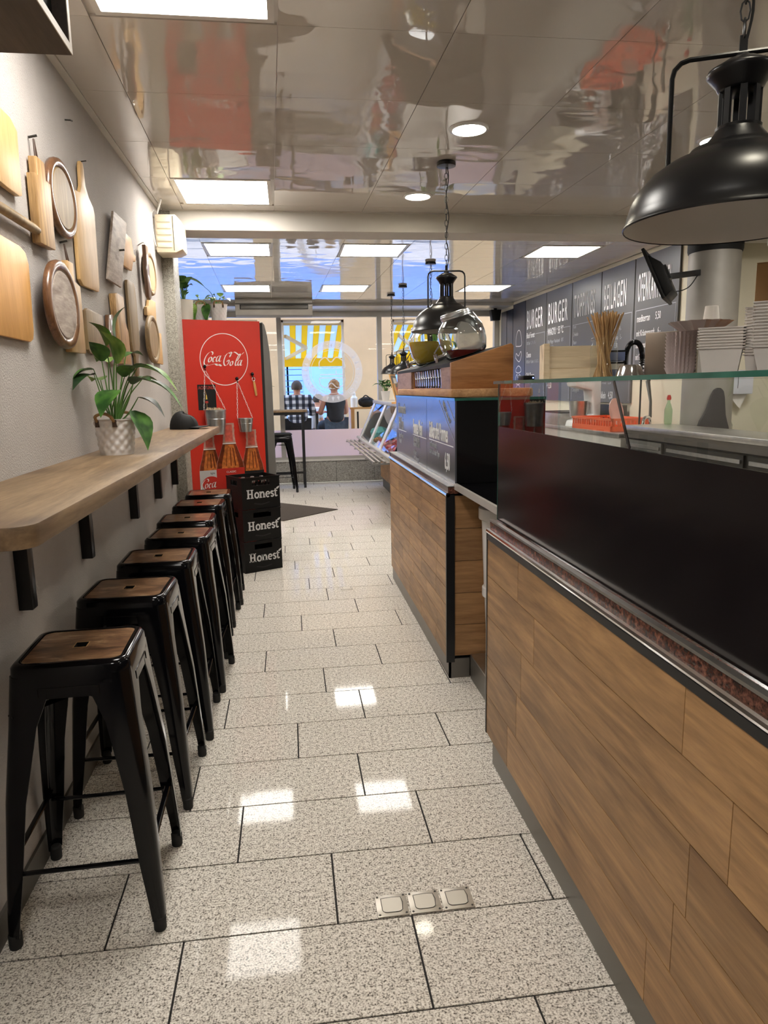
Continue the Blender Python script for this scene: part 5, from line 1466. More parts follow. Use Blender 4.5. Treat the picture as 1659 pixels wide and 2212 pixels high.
for i, (ya, yb, head) in enumerate(MBs):
    ZB = 1.53 if i == 5 else 1.25
    t = thing('menu_board', ML[i], 'menu board', (0, 0, 0), 0, 'menu boards on the kitchen wall')
    MB().box(XM-0.02, yb, ZB, XM-0.001, ya, 2.60).build('panel', 'menu_board' if head else 'menu_dark', t)
    W = ya-yb
    if head:
        mtext(t, head, ya-0.06, 2.20, 0.36, (W-0.12)/(0.36*0.66*1.2*len(head)), 'chalk', 0.0022, 1.25)
        f = MB(); x_ = XM-0.0215
        f.box(x_, yb+0.03, ZB+0.02, x_+0.001, yb+0.036, 2.12); f.box(x_, ya-0.036, ZB+0.02, x_+0.001, ya-0.03, 2.12); f.box(x_, yb+0.03, 2.115, x_+0.001, ya-0.03, 2.121)
        f.build('border_line', 'chalk_soft', t)
        for s, dz_, sz, mm in LINES[i]:
            mtext(t, s, ya-0.06, 1.36+dz_+0.1, sz*1.25, min(0.6, (W-0.12)/(sz*1.25*0.56*len(s))), 'chalk' if mm else 'chalk_soft')
    else:
        fn = lambda a, c: (XM-0.0215, 10.13-a, c)
        bun = [[(-0.12, 2.0), (-0.12, 2.1), (-0.07, 2.19), (0, 2.22), (0.07, 2.19), (0.12, 2.1), (0.12, 2.0), (-0.12, 2.0)]]
        pat = [[(-0.13, 1.84), (-0.1, 1.9), (0, 1.86), (0.1, 1.92), (0.13, 1.86), (0.05, 1.78), (-0.05, 1.8), (-0.13, 1.84)], [(-0.1, 1.68), (0, 1.72), (0.1, 1.69), (0.12, 1.64), (0, 1.62), (-0.11, 1.64), (-0.1, 1.68)],
               [(-0.12, 1.55), (-0.06, 1.6), (0, 1.55), (0.06, 1.6), (0.12, 1.55), (0.1, 1.47), (-0.1, 1.47), (-0.12, 1.55)], [(0.1*math.cos(R(a)), 1.38+0.07*math.sin(R(a))) for a in range(0, 361, 30)], [(-0.12, 1.27), (0.12, 1.27), (0.1, 1.17), (-0.1, 1.17), (-0.12, 1.27)]]
        pen(bun+pat, fn, 0.012, 4).build('burger_drawing', 'chalk', t)
# dark door area at the end of the wall with round sticker
t = thing('dark_wall_panel', 'plain dark blue-black wall panels at the far end of the menu wall', 'wall panel', (0, 0, 0))
for ya, yb in ((11.0, 10.72), (10.70, 10.42)):
    MB().box(XM-0.02, yb, 0.9, XM-0.001, ya, 2.55).build('panel', 'menu_dark', t)
fnc = lambda a, c: (XM-0.022, 10.70-a, c)
vs = [(XM-0.0215, 10.55+0.10*math.cos(2*PI*k/28), 1.70+0.13*math.sin(2*PI*k/28)) for k in range(28)]
MB().add(vs, [tuple(range(28))]).build('round_sticker', 'chalk', t)
pen([[(0.15+0.06*math.cos(R(a)), 1.70+0.08*math.sin(R(a))) for a in range(0, 361, 20)]], lambda a, c: (XM-0.0225, 10.70-a, c), 0.016, 3).build('sticker_print', 'black_matt', t)
text('BFB', 0.06, 'black_matt', t, frame((XM-0.0225, 10.55, 1.68), (0, -1, 0), (0, 0, 1)), 0.9, 'CENTER')
t = thing('ceiling_speaker', 'small black loudspeaker under the far ceiling by the menu wall', 'loudspeaker', (3.18, 10.85, 2.42))
MB().prism([(-0.06, 0), (0.06, 0.0), (0.08, 0.16), (-0.08, 0.16)], 'xz', -0.06, 0.06).build('case', 'black_plastic', t, bevel=0.006)
MB().box(-0.02, -0.02, 0.16, 0.02, 0.02, 0.18).build('bracket', 'black_plastic', t)

# ================================================================== monitor on the column
t = thing('wall_monitor', 'black monitor tilted on a swing arm in front of the menu boards', 'monitor', (2.85, 5.33, 2.24))
mm_ = Matrix.Rotation(R(-35), 4, 'Z') @ Matrix.Rotation(R(-24), 4, 'Y')
MB().box(-0.028, -0.26, -0.20, -0.004, 0.26, 0.20).xf(mm_).build('screen_case', 'black_plastic', t, bevel=0.006)
MB().prism([(-0.004, -0.19), (0.06, -0.16), (0.06, 0.06), (-0.004, 0.15)], 'xz', -0.2, 0.2).xf(mm_).build('rear_cover', 'black_plastic', t, bevel=0.004)
MB().box(0.06, -0.055, -0.055, 0.075, 0.055, 0.055).xf(mm_).build('vesa_plate', 'black_paint', t)
MB().bar((0.035, 0.06, 0.0), (0.40, 0.12, 0.05), 0.03, 0.045).build('swing_arm', 'black_paint', t, bevel=0.003)
MB().blob((0.035, 0.06, 0.0), (0.04, 0.03, 0.045), 2, 10, 6, 0.1).build('joint', 'black_paint', t, smooth=True)
MB().tube([tuple(v) for v in cr([(0.05, 0.05, -0.06), (0.16, 0.06, -0.10), (0.28, 0.07, -0.07), (0.37, 0.09, 0.03)], 5)], 0.004, 6).build('cable', 'black_matt', t, smooth=True)

# ================================================================== kitchen
wt = thing('steel_worktop', 'stainless worktop with cooling drawers behind the counter glass', 'worktop', (0, 0, 0))
MB().box(2.79, 3.2, 1.06, 3.2, 5.7, 1.10).build('top', 'steel', wt, bevel=0.003)
MB().box(2.80, 3.2, 1.0, 3.19, 5.7, 1.06).build('apron', 'kick_metal', wt)
MB().box(2.82, 3.2, 0.12, 3.19, 5.7, 1.0).build('body', 'dark_steel', wt)
for i, (a, b_) in enumerate(((5.1, 5.66), (4.1, 5.03), (3.25, 4.05))):
    d = MB().box(2.805, a, 0.55, 2.82, b_, 0.985).build('drawer', 'grey_plastic' if i == 0 else 'dark_steel', wt)
    MB().box(2.795, a+0.02, 0.93, 2.806, b_-0.02, 0.955).build('handle', 'steel', d)
    if i == 0: MB().box(2.803, a+0.05, 0.6, 2.8055, b_-0.05, 0.91).build('vent_panel', 'black_matt', d)
sk_ = thing('sink_unit', 'lower stainless sink unit along the menu wall', 'sink', (0, 0, 0))
MB().box(2.78, 5.76, 0.985, 3.31, 9.0, 1.02).build('top', 'steel', sk_, bevel=0.003)
MB().box(2.80, 5.76, 0.12, 3.30, 9.0, 0.985).build('body', 'white_frame', sk_)
MB().box(3.27, 6.7, 1.02, 3.31, 7.9, 1.23).build('splashback', 'dark_steel', sk_)
# dish rack and plate
plain('orange_plastic', srgb(226, 102, 62), 0.4, var=0.04)
t = thing('dish_rack', 'orange plastic dishwasher rack on the steel worktop', 'dish rack', (2.83, 6.02, 1.021), R(4))
w_, d_, h_ = 0.38, 0.75, 0.115
for a in ((0, 0, w_, 0.015), (0, d_-0.015, w_, d_), (0, 0, 0.015, d_), (w_-0.015, 0, w_, d_)):
    MB().box(a[0], a[1], 0, a[2], a[3], 0.045).build('lower_band', 'orange_plastic', t)
    MB().box(a[0]-0.006, a[1]-0.006, h_-0.02, a[2]+0.006, a[3]+0.006, h_).build('upper_band', 'orange_plastic', t)
n = 16
for i in range(n+1):
    y = 0.008+(d_-0.016)*i/n
    for x in (0.004, w_-0.012): MB().box(x, y-0.01, 0.045, x+0.008, y+0.01, h_-0.02).build('rib', 'orange_plastic', t)
for i in range(8):
    x = 0.03+(w_-0.06)*i/7
    for y in (0.004, d_-0.012): MB().box(x-0.01, y, 0.045, x+0.01, y+0.008, h_-0.02).build('rib', 'orange_plastic', t)
MB().box(0.015, 0.015, 0.004, w_-0.015, d_-0.015, 0.012).build('base_grid', 'orange_plastic', t)
pg = MB()
for i in range(5):
    for j in range(10): pg.tube([(0.06+i*0.075, 0.08+j*0.085, 0.012), (0.06+i*0.075, 0.08+j*0.085, 0.095)], [0.006, 0.003], 5)
pg.build('pegs', 'orange_plastic', t)
plain('plate_pink', srgb(216, 176, 168), 0.25)
t = thing('dinner_plate', 'pale pink plate standing in the orange rack', 'plate', (2.99, 6.30, 1.185), 0)
t.rotation_euler = (R(80), 0, R(35))
MB().lathe([(0.0, 0.0), (0.07, 0.0), (0.115, 0.014), (0.125, 0.018), (0.124, 0.022), (0.112, 0.018), (0.068, 0.005), (0.0, 0.005)], 32, cap0=False, cap1=False).build('plate', 'plate_pink', t, smooth=True)
# spring tap
t = thing('spring_tap', 'tall black spring-hose kitchen tap before the menu boards', 'tap', (2.98, 5.80, 1.021))
pts = [(0.0, 0.0, 0.02), (0.0, 0.0, 0.55), (0.0, 0.0, 0.66), (-0.015, 0.02, 0.74), (-0.05, 0.05, 0.765), (-0.085, 0.08, 0.73), (-0.10, 0.09, 0.64), (-0.10, 0.09, 0.52)]
path = cr(pts, 10)
MB().tube([tuple(v) for v in path], 0.008, 8).build('hose', 'black_matt', t, smooth=True)
co = MB(); sub = [p for p in path if p.z > 0.45]
hel = []
m2 = len(sub)
for i in range(m2-1):
    for k in range(8):
        p = sub[i].lerp(sub[i+1], k/8)
        tt = (sub[min(i+1, m2-1)]-sub[max(i-1, 0)]).normalized(); ax = tt.cross(Vector((0.6, -0.8, 0.1))).normalized(); ay = tt.cross(ax)
        an = (i*8+k)*2*PI/8
        hel.append(p+(ax*math.cos(an)+ay*math.sin(an))*0.02)
co.tube(hel, 0.004, 5).build('spring', 'black_gloss', t, smooth=True)
MB().lathe([(0.014, 0), (0.018, 0.01), (0.018, 0.06), (0.012, 0.07)], 14, (-0.10, 0.09, 0.45)).build('spray_head', 'black_gloss', t, smooth=True)
MB().lathe([(0.03, 0), (0.03, 0.012), (0.018, 0.02), (0.018, 0.06)], 18).build('base', 'chrome', t, smooth=True)
t = thing('mixer_tap', 'chrome mixer tap with long lever on the sink unit', 'tap', (3.12, 5.88, 1.021))
MB().tube([tuple(v) for v in cr([(0, 0, 0), (0, 0, 0.10), (-0.03, -0.02, 0.13), (-0.08, -0.05, 0.12), (-0.10, -0.06, 0.06)], 5)], 0.014, 10).build('spout', 'chrome', t, smooth=True)
MB().tube([(0, 0, 0.13), (0.05, 0.10, 0.26), (0.10, 0.26, 0.44)], [0.013, 0.012, 0.02], 10).build('lever', 'dark_steel', t, smooth=True)
glass('green_glass', (0.7, 0.85, 0.72), 1.5)
t = thing('dish_soap', 'clear soap bottle with red cap on the sink ledge', 'bottle', (3.13, 5.60, 1.1005))
MB().lathe([(0.0, 0), (0.028, 0), (0.032, 0.02), (0.032, 0.12), (0.02, 0.16), (0.012, 0.18), (0.012, 0.2)], 16, cap0=False, cap1=False).build('body', 'green_glass', t, smooth=True)
MB().lathe([(0.015, 0.2), (0.018, 0.215), (0.012, 0.24), (0.0, 0.242)], 14, cap1=False).build('cap', 'label_red', t, smooth=True)
# dough mixer and hot plate
t = thing('stand_mixer', 'white stand mixer with steel bowl on the far steel counter', 'mixer', (2.98, 7.0, 1.021), R(12))
MB().prism([(-0.16, 0.0), (0.16, 0.0), (0.16, 0.45), (-0.12, 0.52), (-0.16, 0.46), (-0.14, 0.40), (0.05, 0.36), (0.08, 0.12), (-0.14, 0.06)], 'xz', -0.08, 0.08).build('body', 'white_gloss', t, bevel=0.012)
MB().lathe([(0.05, 0.07), (0.085, 0.1), (0.095, 0.25), (0.098, 0.255)], 24, (-0.05, 0, 0), cap1=False).build('bowl', 'steel', t, smooth=True)
t = thing('steel_hotplate', 'dark hot plate on the far steel counter', 'hot plate', (2.95, 7.55, 1.021))
MB().box(-0.12, -0.3, 0.0, 0.3, 0.3, 0.12).build('body', 'steel', t, bevel=0.004); MB().box(-0.1, -0.28, 0.1201, 0.28, 0.28, 0.135).build('plate', 'black_paint', t)
# partition wall items
plain('dispenser_white', srgb(214, 214, 226), 0.3)
t = thing('towel_dispenser', 'white paper towel dispenser on the cream kitchen wall', 'dispenser', (3.63, 5.749, 1.335))
MB().box(-0.01, -0.12, 0.0, 0.27, -0.001, 0.20).build('case', 'dispenser_white', t, bevel=0.01)
MB().box(0.125, -0.1215, 0.05, 0.129, -0.1205, 0.13).build('key_slot', 'black_matt', t)
MB().prism([(0.08, -0.001), (0.25, -0.001), (0.19, -0.12), (0.165, -0.10)], 'xz', -0.07, -0.066).build('paper_towel', 'paper_white', t)
t = thing('kitchen_dark_shape', 'dark grey upright shape by the towel dispenser', 'apron', (3.225, 5.285, 0.62))  # dark upright shape of unclear identity, cut as a wavy slab
ap = [(0.0, 0.0), (0.26, 0.0), (0.24, 0.25), (0.26, 0.42), (0.22, 0.56), (0.19, 0.75), (0.11, 0.76), (0.05, 0.60), (-0.01, 0.48), (0.03, 0.34)]
MB().prism([(v.x, v.y) for v in cr([(a, b_, 0) for a, b_ in ap], 3, True)], 'xz', 0.0, 0.03).build('dark_slab', 'dark_shape_grey' if 'dark_shape_grey' in M else plain('dark_shape_grey', srgb(52, 50, 50), 0.9, bmp=0.2).name, t, bevel=0.008)
t = thing('soap_dispenser', 'hand soap pump bottle in a wire holder low on the cream wall', 'soap bottle', (3.72, 5.69, 0.97))
MB().lathe([(0.0, 0.0), (0.04, 0.0), (0.042, 0.02), (0.042, 0.11), (0.03, 0.14), (0.014, 0.15)], 18, cap0=False, cap1=False).build('bottle', 'jar_glass', t, smooth=True)
MB().tube([tuple(v) for v in cr([(0, 0, 0.15), (0, 0, 0.20), (-0.012, -0.012, 0.215), (-0.05, -0.03, 0.21)], 4)], 0.009, 8).build('pump', 'white', t, smooth=True)
MB().tube([(-0.05, -0.05, 0.0), (0.05, -0.05, 0.0), (0.05, 0.05, 0.0), (-0.05, 0.05, 0.0)], 0.004, 6, closed=True).build('wire_holder', 'chrome', t)
# shelf with cup
t = thing('wall_shelf', 'small white shelf in front of the round column', 'shelf', (2.02, 3.30, 1.685))
MB().box(-0.02, 0, 0, 0.5, 0.2, 0.016).build('board', 'white', t)
MB().tube([(0.45, 0.16, 0.016), (0.45, 0.16, 0.96)], 0.006, 8).build('hanger_rod', 'steel', t)
MB().tube([(0.45, 0.04, 0.016), (0.45, 0.04, 0.96)], 0.006, 8).build('hanger_rod', 'steel', t)
t = thing('paper_cup', 'single white paper cup upside down on the white shelf', 'cup', (2.09, 3.38, 1.7015))
MB().lathe([(0.042, 0.0), (0.044, 0.004), (0.041, 0.008), (0.031, 0.105), (0.030, 0.108), (0.0, 0.108)], 24, cap1=False).build('cup', 'paper_white', t, smooth=True)
MB().lathe([(0.0435, 0.018), (0.0445, 0.02), (0.043, 0.03)], 24, cap0=False, cap1=False).build('band', 'black_matt', t, smooth=True)
# extraction hood at the right edge
plain('hood_grey', srgb(168, 166, 150), 0.4, 0.3)
t = thing('extraction_hood', 'grey extraction hood with warning stickers at the right edge', 'hood', (1.85, 1.2, 1.95))
MB().box(0, 0, 0, 0.9, 1.45, 0.47).build('body', 'hood_grey', t, bevel=0.004)
MB().box(-0.002, 0, 0.47, 0.9, 1.452, 0.53).build('top_edge', 'white_frame', t)
plain('sticker', srgb(206, 204, 196), 0.5)
def hs(y0, z0, y1, z1, mt_, nm='warning_sticker', d=0.0015): MB().box(-d, y0, z0, 0.0, y1, z1).build(nm, mt_, t)
hs(1.18, 0.365, 1.39, 0.445, 'sticker'); hs(1.18, 0.335, 1.385, 0.362, 'label_red'); hs(1.18, 0.19, 1.40, 0.29, 'sticker')
MB().prism([(1.33, 0.375), (1.385, 0.375), (1.3575, 0.43)], 'yz', -0.0025, -0.0015).build('warning_triangle', 'yellow', t)
pen([[(1.358, 0.42), (1.352, 0.402), (1.362, 0.401), (1.355, 0.382)]], lambda a, c: (-0.003, a, c), 0.003, 3).build('warning_bolt', 'black_matt', t)
text('ATTENTION', 0.035, 'black_matt', t, frame((-0.002, 1.32, 0.39), (0, -1, 0), (0, 0, 1)), 0.75)

# ================================================================== refrigerated display case
dc = thing('display_case', 'slanted-glass refrigerated display case with tray rail by the window', 'display case', (0, 0, 0))
YA, YB = 7.10, 10.45
MB().box(1.36, YA, 0.0, 1.95, YB, 0.15).build('kickboard', 'dark_steel', dc)
for i in range(5): MB().box(1.33, YA+0.67*i+0.001, 0.152, 1.35, YA+0.67*(i+1)-0.001, 0.55).build('plank', 'oak_counter', dc)
MB().box(1.35, YA, 0.15, 1.95, YB, 0.60).build('base', 'white_frame', dc)
pf = [(1.02, 0.66), (1.95, 0.60), (1.95, 1.26), (1.88, 1.26), (1.88, 0.72), (1.02, 0.72)]
MB().prism(pf, 'xz', YA, YB).build('tub', 'white_gloss', dc)
for a in (YA, YB-0.03): MB().prism([(1.0, 0.66), (1.03, 0.76), (1.24, 1.22), (1.30, 1.265), (1.95, 1.265), (1.95, 0.6), (1.3, 0.5)], 'xz', a, a+0.03).build('end_panel', 'black_flap' if a == YA else 'ac_grey', dc)
MB().prism([(1.02, 0.745), (1.028, 0.745), (1.248, 1.225), (1.24, 1.225)], 'xz', YA+0.03, YB-0.03).build('front_glass', 'clear_glass', dc)
for y in (YA+0.9, YA+1.9, YB-0.28): MB().prism([(1.008, 0.745), (1.018, 0.745), (1.238, 1.225), (1.228, 1.225)], 'xz', y, y+0.14).build('glass_band', 'white_gloss', dc)
MB().box(1.23, YA, 1.225, 1.95, YB, 1.27).build('top', 'alu_frame', dc, bevel=0.004)
MB().tube([(1.0, YA, 0.74), (1.0, YB, 0.74)], 0.02, 10).build('bumper', 'alu_frame', dc, smooth=True)
for x in (0.83, 0.885, 0.94): MB().box(x, YA+0.02, 0.69, x+0.022, YB, 0.706).build('rail_bar', 'steel', dc)
for i in range(6):
    y = YA+0.03+i*(YB-YA-0.1)/5
    MB().box(0.82, y, 0.672, 1.02, y+0.03, 0.69).build('rail_bracket', 'steel', dc)
    MB().prism([(1.02, 0.66), (1.3, 0.5), (1.33, 0.5), (1.33, 0.66)], 'xz', y, y+0.02).build('bracket', 'steel', dc)
# food in the case
plain('meat_red', srgb(176, 52, 52), 0.35, var=0.35, vs=25); plain('teal', srgb(110, 190, 190), 0.5); plain('salad', srgb(120, 150, 60), 0.6, var=0.3, vs=40); plain('bread', srgb(190, 140, 80), 0.7, var=0.2)
rf = random.Random(3)
def food(nm, mt_, lab, cat, grp, x, y, r_, sd_):
    o = MB().blob((0, 0, 0), (r_*1.1, r_*1.2, r_*0.75), sd_, 10, 7, 0.22).build(nm, mt_, None, smooth=True, loc=(x, y, 0.722+r_*0.78))
    tag(o, lab, cat, grp)
for i in range(7):
    for j in range(2): food('meat_piece', 'meat_red', 'raw red meat piece in the %s row of the display case' % ('front', 'back')[j], 'meat', 'meat in the display case', 1.14+j*0.17, 7.5+i*0.19, 0.065+0.008*rf.random(), i*3+j)
for i in range(4): food('bread_roll', 'bread', 'bread roll lying behind the slanted glass of the display case', 'bread', 'rolls in the display case', 1.16, 8.85+i*0.16, 0.055, 40+i)
food('dark_pot', 'black_gloss', 'dark round pot in the display case', 'pot', None, 1.40, 9.1, 0.14, 60)
food('teal_bag', 'teal', 'teal wrapped parcel in the display case', 'parcel', None, 1.24, 9.75, 0.13, 61)
# photo stand, plant on the case
t = thing('photo_stand', 'wooden photo stand with food picture on the display case', 'photo stand', (1.20, 7.75, 1.271), R(70))
MB().box(-0.16, -0.05, 0.0, 0.16, 0.05, 0.02).build('foot', 'beech', t, bevel=0.003)
mt_ = Matrix.Translation((0, 0.0, 0.02)) @ Matrix.Rotation(R(-14), 4, 'X')
MB().box(-0.15, -0.006, 0.0, 0.15, 0.006, 0.30).xf(mt_).build('frame', 'beech', t)
for (x0, z0, x1, z1, c) in ((-0.135, 0.015, 0.135, 0.285, 'menu_dark'), (-0.12, 0.03, 0.0, 0.2, 'bread'), (0.01, 0.05, 0.11, 0.16, 'meat_red'), (-0.05, 0.2, 0.1, 0.26, 'pot_white')):
    MB().box(x0, -0.0075-(0.001 if c != 'menu_dark' else 0), z0, x1, -0.006, z1).xf(mt_).build('picture', c, t)
def pot_plain(t):
    MB().lathe([(0.045, 0), (0.062, 0.12), (0.064, 0.13), (0.058, 0.13), (0.05, 0.115), (0.0, 0.115)], 24, cap1=False).build('pot', 'pot_white', t, smooth=True)
    return 0.115
L4 = rnd_leaves(22, 0.20, 0.20, 0.055, 21, 0.3)
plant('potted_plant', 'bushy dark green plant in a white pot on the display case', (1.30, 9.55, 1.271), L4, pot_plain, mats=('leaf_dark', 'leaf', 'leaf_dark'))
L5 = rnd_leaves(14, 0.5, 0.22, 0.07, 33, 0.4)
def pot_hang(t):
    MB().lathe([(0.06, 0), (0.09, 0.13), (0.092, 0.14), (0.085, 0.14), (0.0, 0.12)], 24, cap1=False).build('pot', 'pot_white', t, smooth=True)
    return 0.12
plant('potted_plant', 'tall leafy plant behind the drink jars on the display case', (1.62, 7.6, 1.271), rnd_leaves(16, 0.85, 0.24, 0.085, 33, 0.35), pot_hang, mats=('leaf', 'leaf_dark'))
plant('potted_plant', 'leafy plant standing by the window beside the fridge door', (-0.42, 10.9, 1.146), rnd_leaves(14, 0.30, 0.26, 0.05, 41, 0.2), pot_hang, mats=('leaf', 'leaf_dark'))

# ================================================================== window decal
def film(name, c, alpha):
    m = bpy.data.materials.new(name); m.use_nodes = True; M[name] = m
    n = m.node_tree; n.nodes.remove(n.nodes['Principled BSDF'])
    d = n.nodes.new('ShaderNodeBsdfTranslucent'); d.inputs[0].default_value = col(c)
    e = n.nodes.new('ShaderNodeBsdfDiffuse'); e.inputs[0].default_value = col(c)
    a1 = n.nodes.new('ShaderNodeMixShader'); a1.inputs[0].default_value = 0.4
    n.links.new(d.outputs[0], a1.inputs[1]); n.links.new(e.outputs[0], a1.inputs[2])
    tr = n.nodes.new('ShaderNodeBsdfTransparent')
    mx = n.nodes.new('ShaderNodeMixShader'); mx.inputs[0].default_value = alpha
    n.links.new(tr.outputs[0], mx.inputs[1]); n.links.new(a1.outputs[0], mx.inputs[2])
    n.links.new(mx.outputs[0], n.nodes['Material Output'].inputs['Surface'])
film('decal_ring', srgb(250, 248, 244), 0.62); film('decal_white', srgb(252, 252, 252), 0.92)
cxd, czd, yd = 0.70, 1.70, 11.2085
dw = DECAL_WINDOW
def ringmesh(r0, r1, y, name, mat):
    b = MB(); n = 72; vs = []
    for k in range(n):
        a = 2*PI*k/n
        for r in (r0, r1): vs.append((cxd+r*math.cos(a), y, czd+r*math.sin(a)))
    b.add(vs, [(2*k, 2*k+1, 2*((k+1) % n)+1, 2*((k+1) % n)) for k in range(n)]); return b.build(name, mat, dw)
ringmesh(0.355, 0.47, yd, 'decal_ring', 'decal_ring'); ringmesh(0.325, 0.333, yd, 'decal_line', 'decal_ring')
def ringtext(s, a0, size, step, flip=False):
    n = len(s)
    for i, ch in enumerate(s):
        a = a0+(n-1)/2*step-i*step if not flip else a0-(n-1)/2*step+i*step
        r = 0.412
        # outside view: u to the right; inside x = cxd-u
        ca, sa = math.cos(R(a)), math.sin(R(a))
        upv = Vector((-ca, 0, sa)) if not flip else Vector((ca, 0, -sa))
        exv = Vector((-sa, 0, -ca)) if not flip else Vector((sa, 0, ca))
        p = Vector((cxd-ca*r, yd-0.001, czd+sa*r))-upv*size*0.33
        text(ch, size, 'decal_white', dw, frame(p, exv, upv), 1.0, 'CENTER', 'decal_letter', ext=0.0001, offs=0.001)
ringtext('Black', 90, 0.085, 9); ringtext('Forest', 208, 0.085, 9, False); ringtext('Burger', -30, 0.085, 9, False)
for a in (150, 163, 176, 20, 33, 6, 270, 258, 282):
    ca, sa = math.cos(R(a)), math.sin(R(a)); p = Vector((cxd+ca*0.412, yd-0.001, czd+sa*0.412)); u = Vector((ca, 0, sa)); x = Vector((-sa, 0, ca))
    MB().add([p+u*0.04, p-u*0.025+x*0.022, p-u*0.025-x*0.022], [(0, 1, 2)]).add([p-u*0.025-x*0.005, p-u*0.025+x*0.005, p-u*0.04+x*0.005, p-u*0.04-x*0.005], [(0, 1, 2, 3)]).build('decal_tree', 'decal_white', dw)
def lo(pts, w_=0.018): pen([pts], lambda a, c: (cxd+a, yd-0.001, czd+c), w_, 5).build('decal_monogram', 'decal_ring', dw)
lo([(-0.2, 0.06), (-0.19, 0.16), (-0.1, 0.22), (-0.02, 0.15), (0.07, 0.22), (0.17, 0.16), (0.2, 0.06)]); lo([(-0.2, 0.06), (0.2, 0.06)])
lo([(-0.19, -0.04), (0.17, -0.04)]); lo([(0.17, -0.04), (0.17, 0.03)]); lo([(0.06, -0.04), (0.06, 0.02)])
lo([(-0.2, -0.09), (0.2, -0.09)]); lo([(-0.2, -0.09), (-0.19, -0.19), (-0.1, -0.24), (-0.02, -0.17), (0.07, -0.24), (0.17, -0.19), (0.2, -0.09)])

# ================================================================== outside
plain('paving', srgb(170, 164, 156), 0.9, var=0.1, vs=4)
struct(MB().box(-14, 11.38, 0.2, 16, 40, 0.33).build('ground', 'paving'))
plaster('beige_render', srgb(226, 196, 156), sc=120, st=0.15)
plaster('blue_wall', srgb(86, 120, 182), sc=60, st=0.1)
plaster('sun_block_wall', srgb(190, 184, 176), sc=60, st=0.1)
up_ = tag(MB().box(-6, -4.7, HC+0.08, 8, 11.36, 6.2).build('upper_sun_block', 'sun_block_wall'), None, None, kind='structure')  # unseen block over the shop, height set to shade the near street from the sun
bw = thing('arcade_wall', 'beige rendered wall with window openings across the passage', 'wall', (0, 13.7, 0.33))
ops = [(-2.7, -0.5, 0.0, 2.39), (-0.07, 1.10, 0.0, 2.39), (2.02, 3.2, 0.0, 2.39)]
def wseg(x0, x1, z0, z1): MB().box(x0, 0, z0, x1, 0.4, z1).build('wall_piece', 'beige_render', bw)
x = -9.0
for (a, b_, za, zb) in ops:
    wseg(x, a, 0, 4.6)
    if za > 0: wseg(a, b_, 0, za)
    wseg(a, b_, zb, 4.6); x = b_
wseg(x, 10.0, 0, 4.6)
for (a, b_, za, zb) in ops[1:]:
    f = MB(); f.box(a, 0.12, za, a+0.04, 0.18, zb); f.box(b_-0.04, 0.12, za, b_, 0.18, zb); f.box(a, 0.12, zb-0.04, b_, 0.18, zb); f.build('opening_frame', 'white_frame', bw)
bl = thing('house_across', 'pale blue house across the street behind the awning', 'building', (0, 21, 0.3))
MB().box(-12, 0, 0, 14, 1, 8).build('wall', 'blue_wall', bl)
for i in range(9): 
    for j in range(3): MB().box(-0.6+0.5*(j % 2)+j*0.1, -0.02, 0.6+i*0.16, -0.15+0.5*(j % 2)+j*0.1, 0.0, 0.74+i*0.16).build('brick', 'blue_wall', bl)
def stripe_mat(name, c):
    m, n, b = newmat(name)
    setp(b, Roughness=0.8); b.inputs['Base Color'].default_value = col(c)
    tr = n.nodes.new('ShaderNodeBsdfTranslucent'); tr.inputs[0].default_value = col(c)
    mx = n.nodes.new('ShaderNodeMixShader'); mx.inputs[0].default_value = 0.6
    n.links.new(b.outputs[0], mx.inputs[1]); n.links.new(tr.outputs[0], mx.inputs[2])
    n.links.new(mx.outputs[0], n.nodes['Material Output'].inputs['Surface'])
stripe_mat('awning_yellow', srgb(250, 214, 60)); stripe_mat('awning_white', srgb(226, 234, 244))
aw = thing('striped_awning', 'yellow and white striped awning seen from below through the window', 'awning', (0, 0, 0))
sw_ = 0.118
for i in range(66):
    x0 = -3.8+i*sw_; mt_ = 'awning_yellow' if i % 2 else 'awning_white'
    b = MB().add([(x0, 14.12, 2.78), (x0+sw_, 14.12, 2.78), (x0+sw_, 16.3, 2.13), (x0, 16.3, 2.13), (x0, 14.12, 2.774), (x0+sw_, 14.12, 2.774), (x0+sw_, 16.3, 2.124), (x0, 16.3, 2.124)], [(0, 1, 2, 3), (7, 6, 5, 4), (0, 4, 5, 1), (2, 6, 7, 3), (1, 5, 6, 2), (3, 7, 4, 0)])
    b.build('stripe', mt_, aw)
MB().box(-3.8, 16.3, 1.94, -3.8+66*sw_, 16.306, 2.14).build('valance', 'awning_yellow', aw)
plain('awning_arm', srgb(232, 214, 170), 0.5)
for x in (0.0, 2.2):
    MB().bar((x, 14.12, 2.45), (x+0.42, 15.0, 2.28), 0.05, 0.06).build('arm', 'awning_arm', aw); MB().bar((x+0.42, 15.0, 2.28), (x, 16.25, 2.12), 0.05, 0.06).build('arm', 'awning_arm', aw)
MB().tube([(-3.8, 14.16, 2.68), (4.0, 14.16, 2.68)], 0.03, 8).build('roller', 'awning_arm', aw)
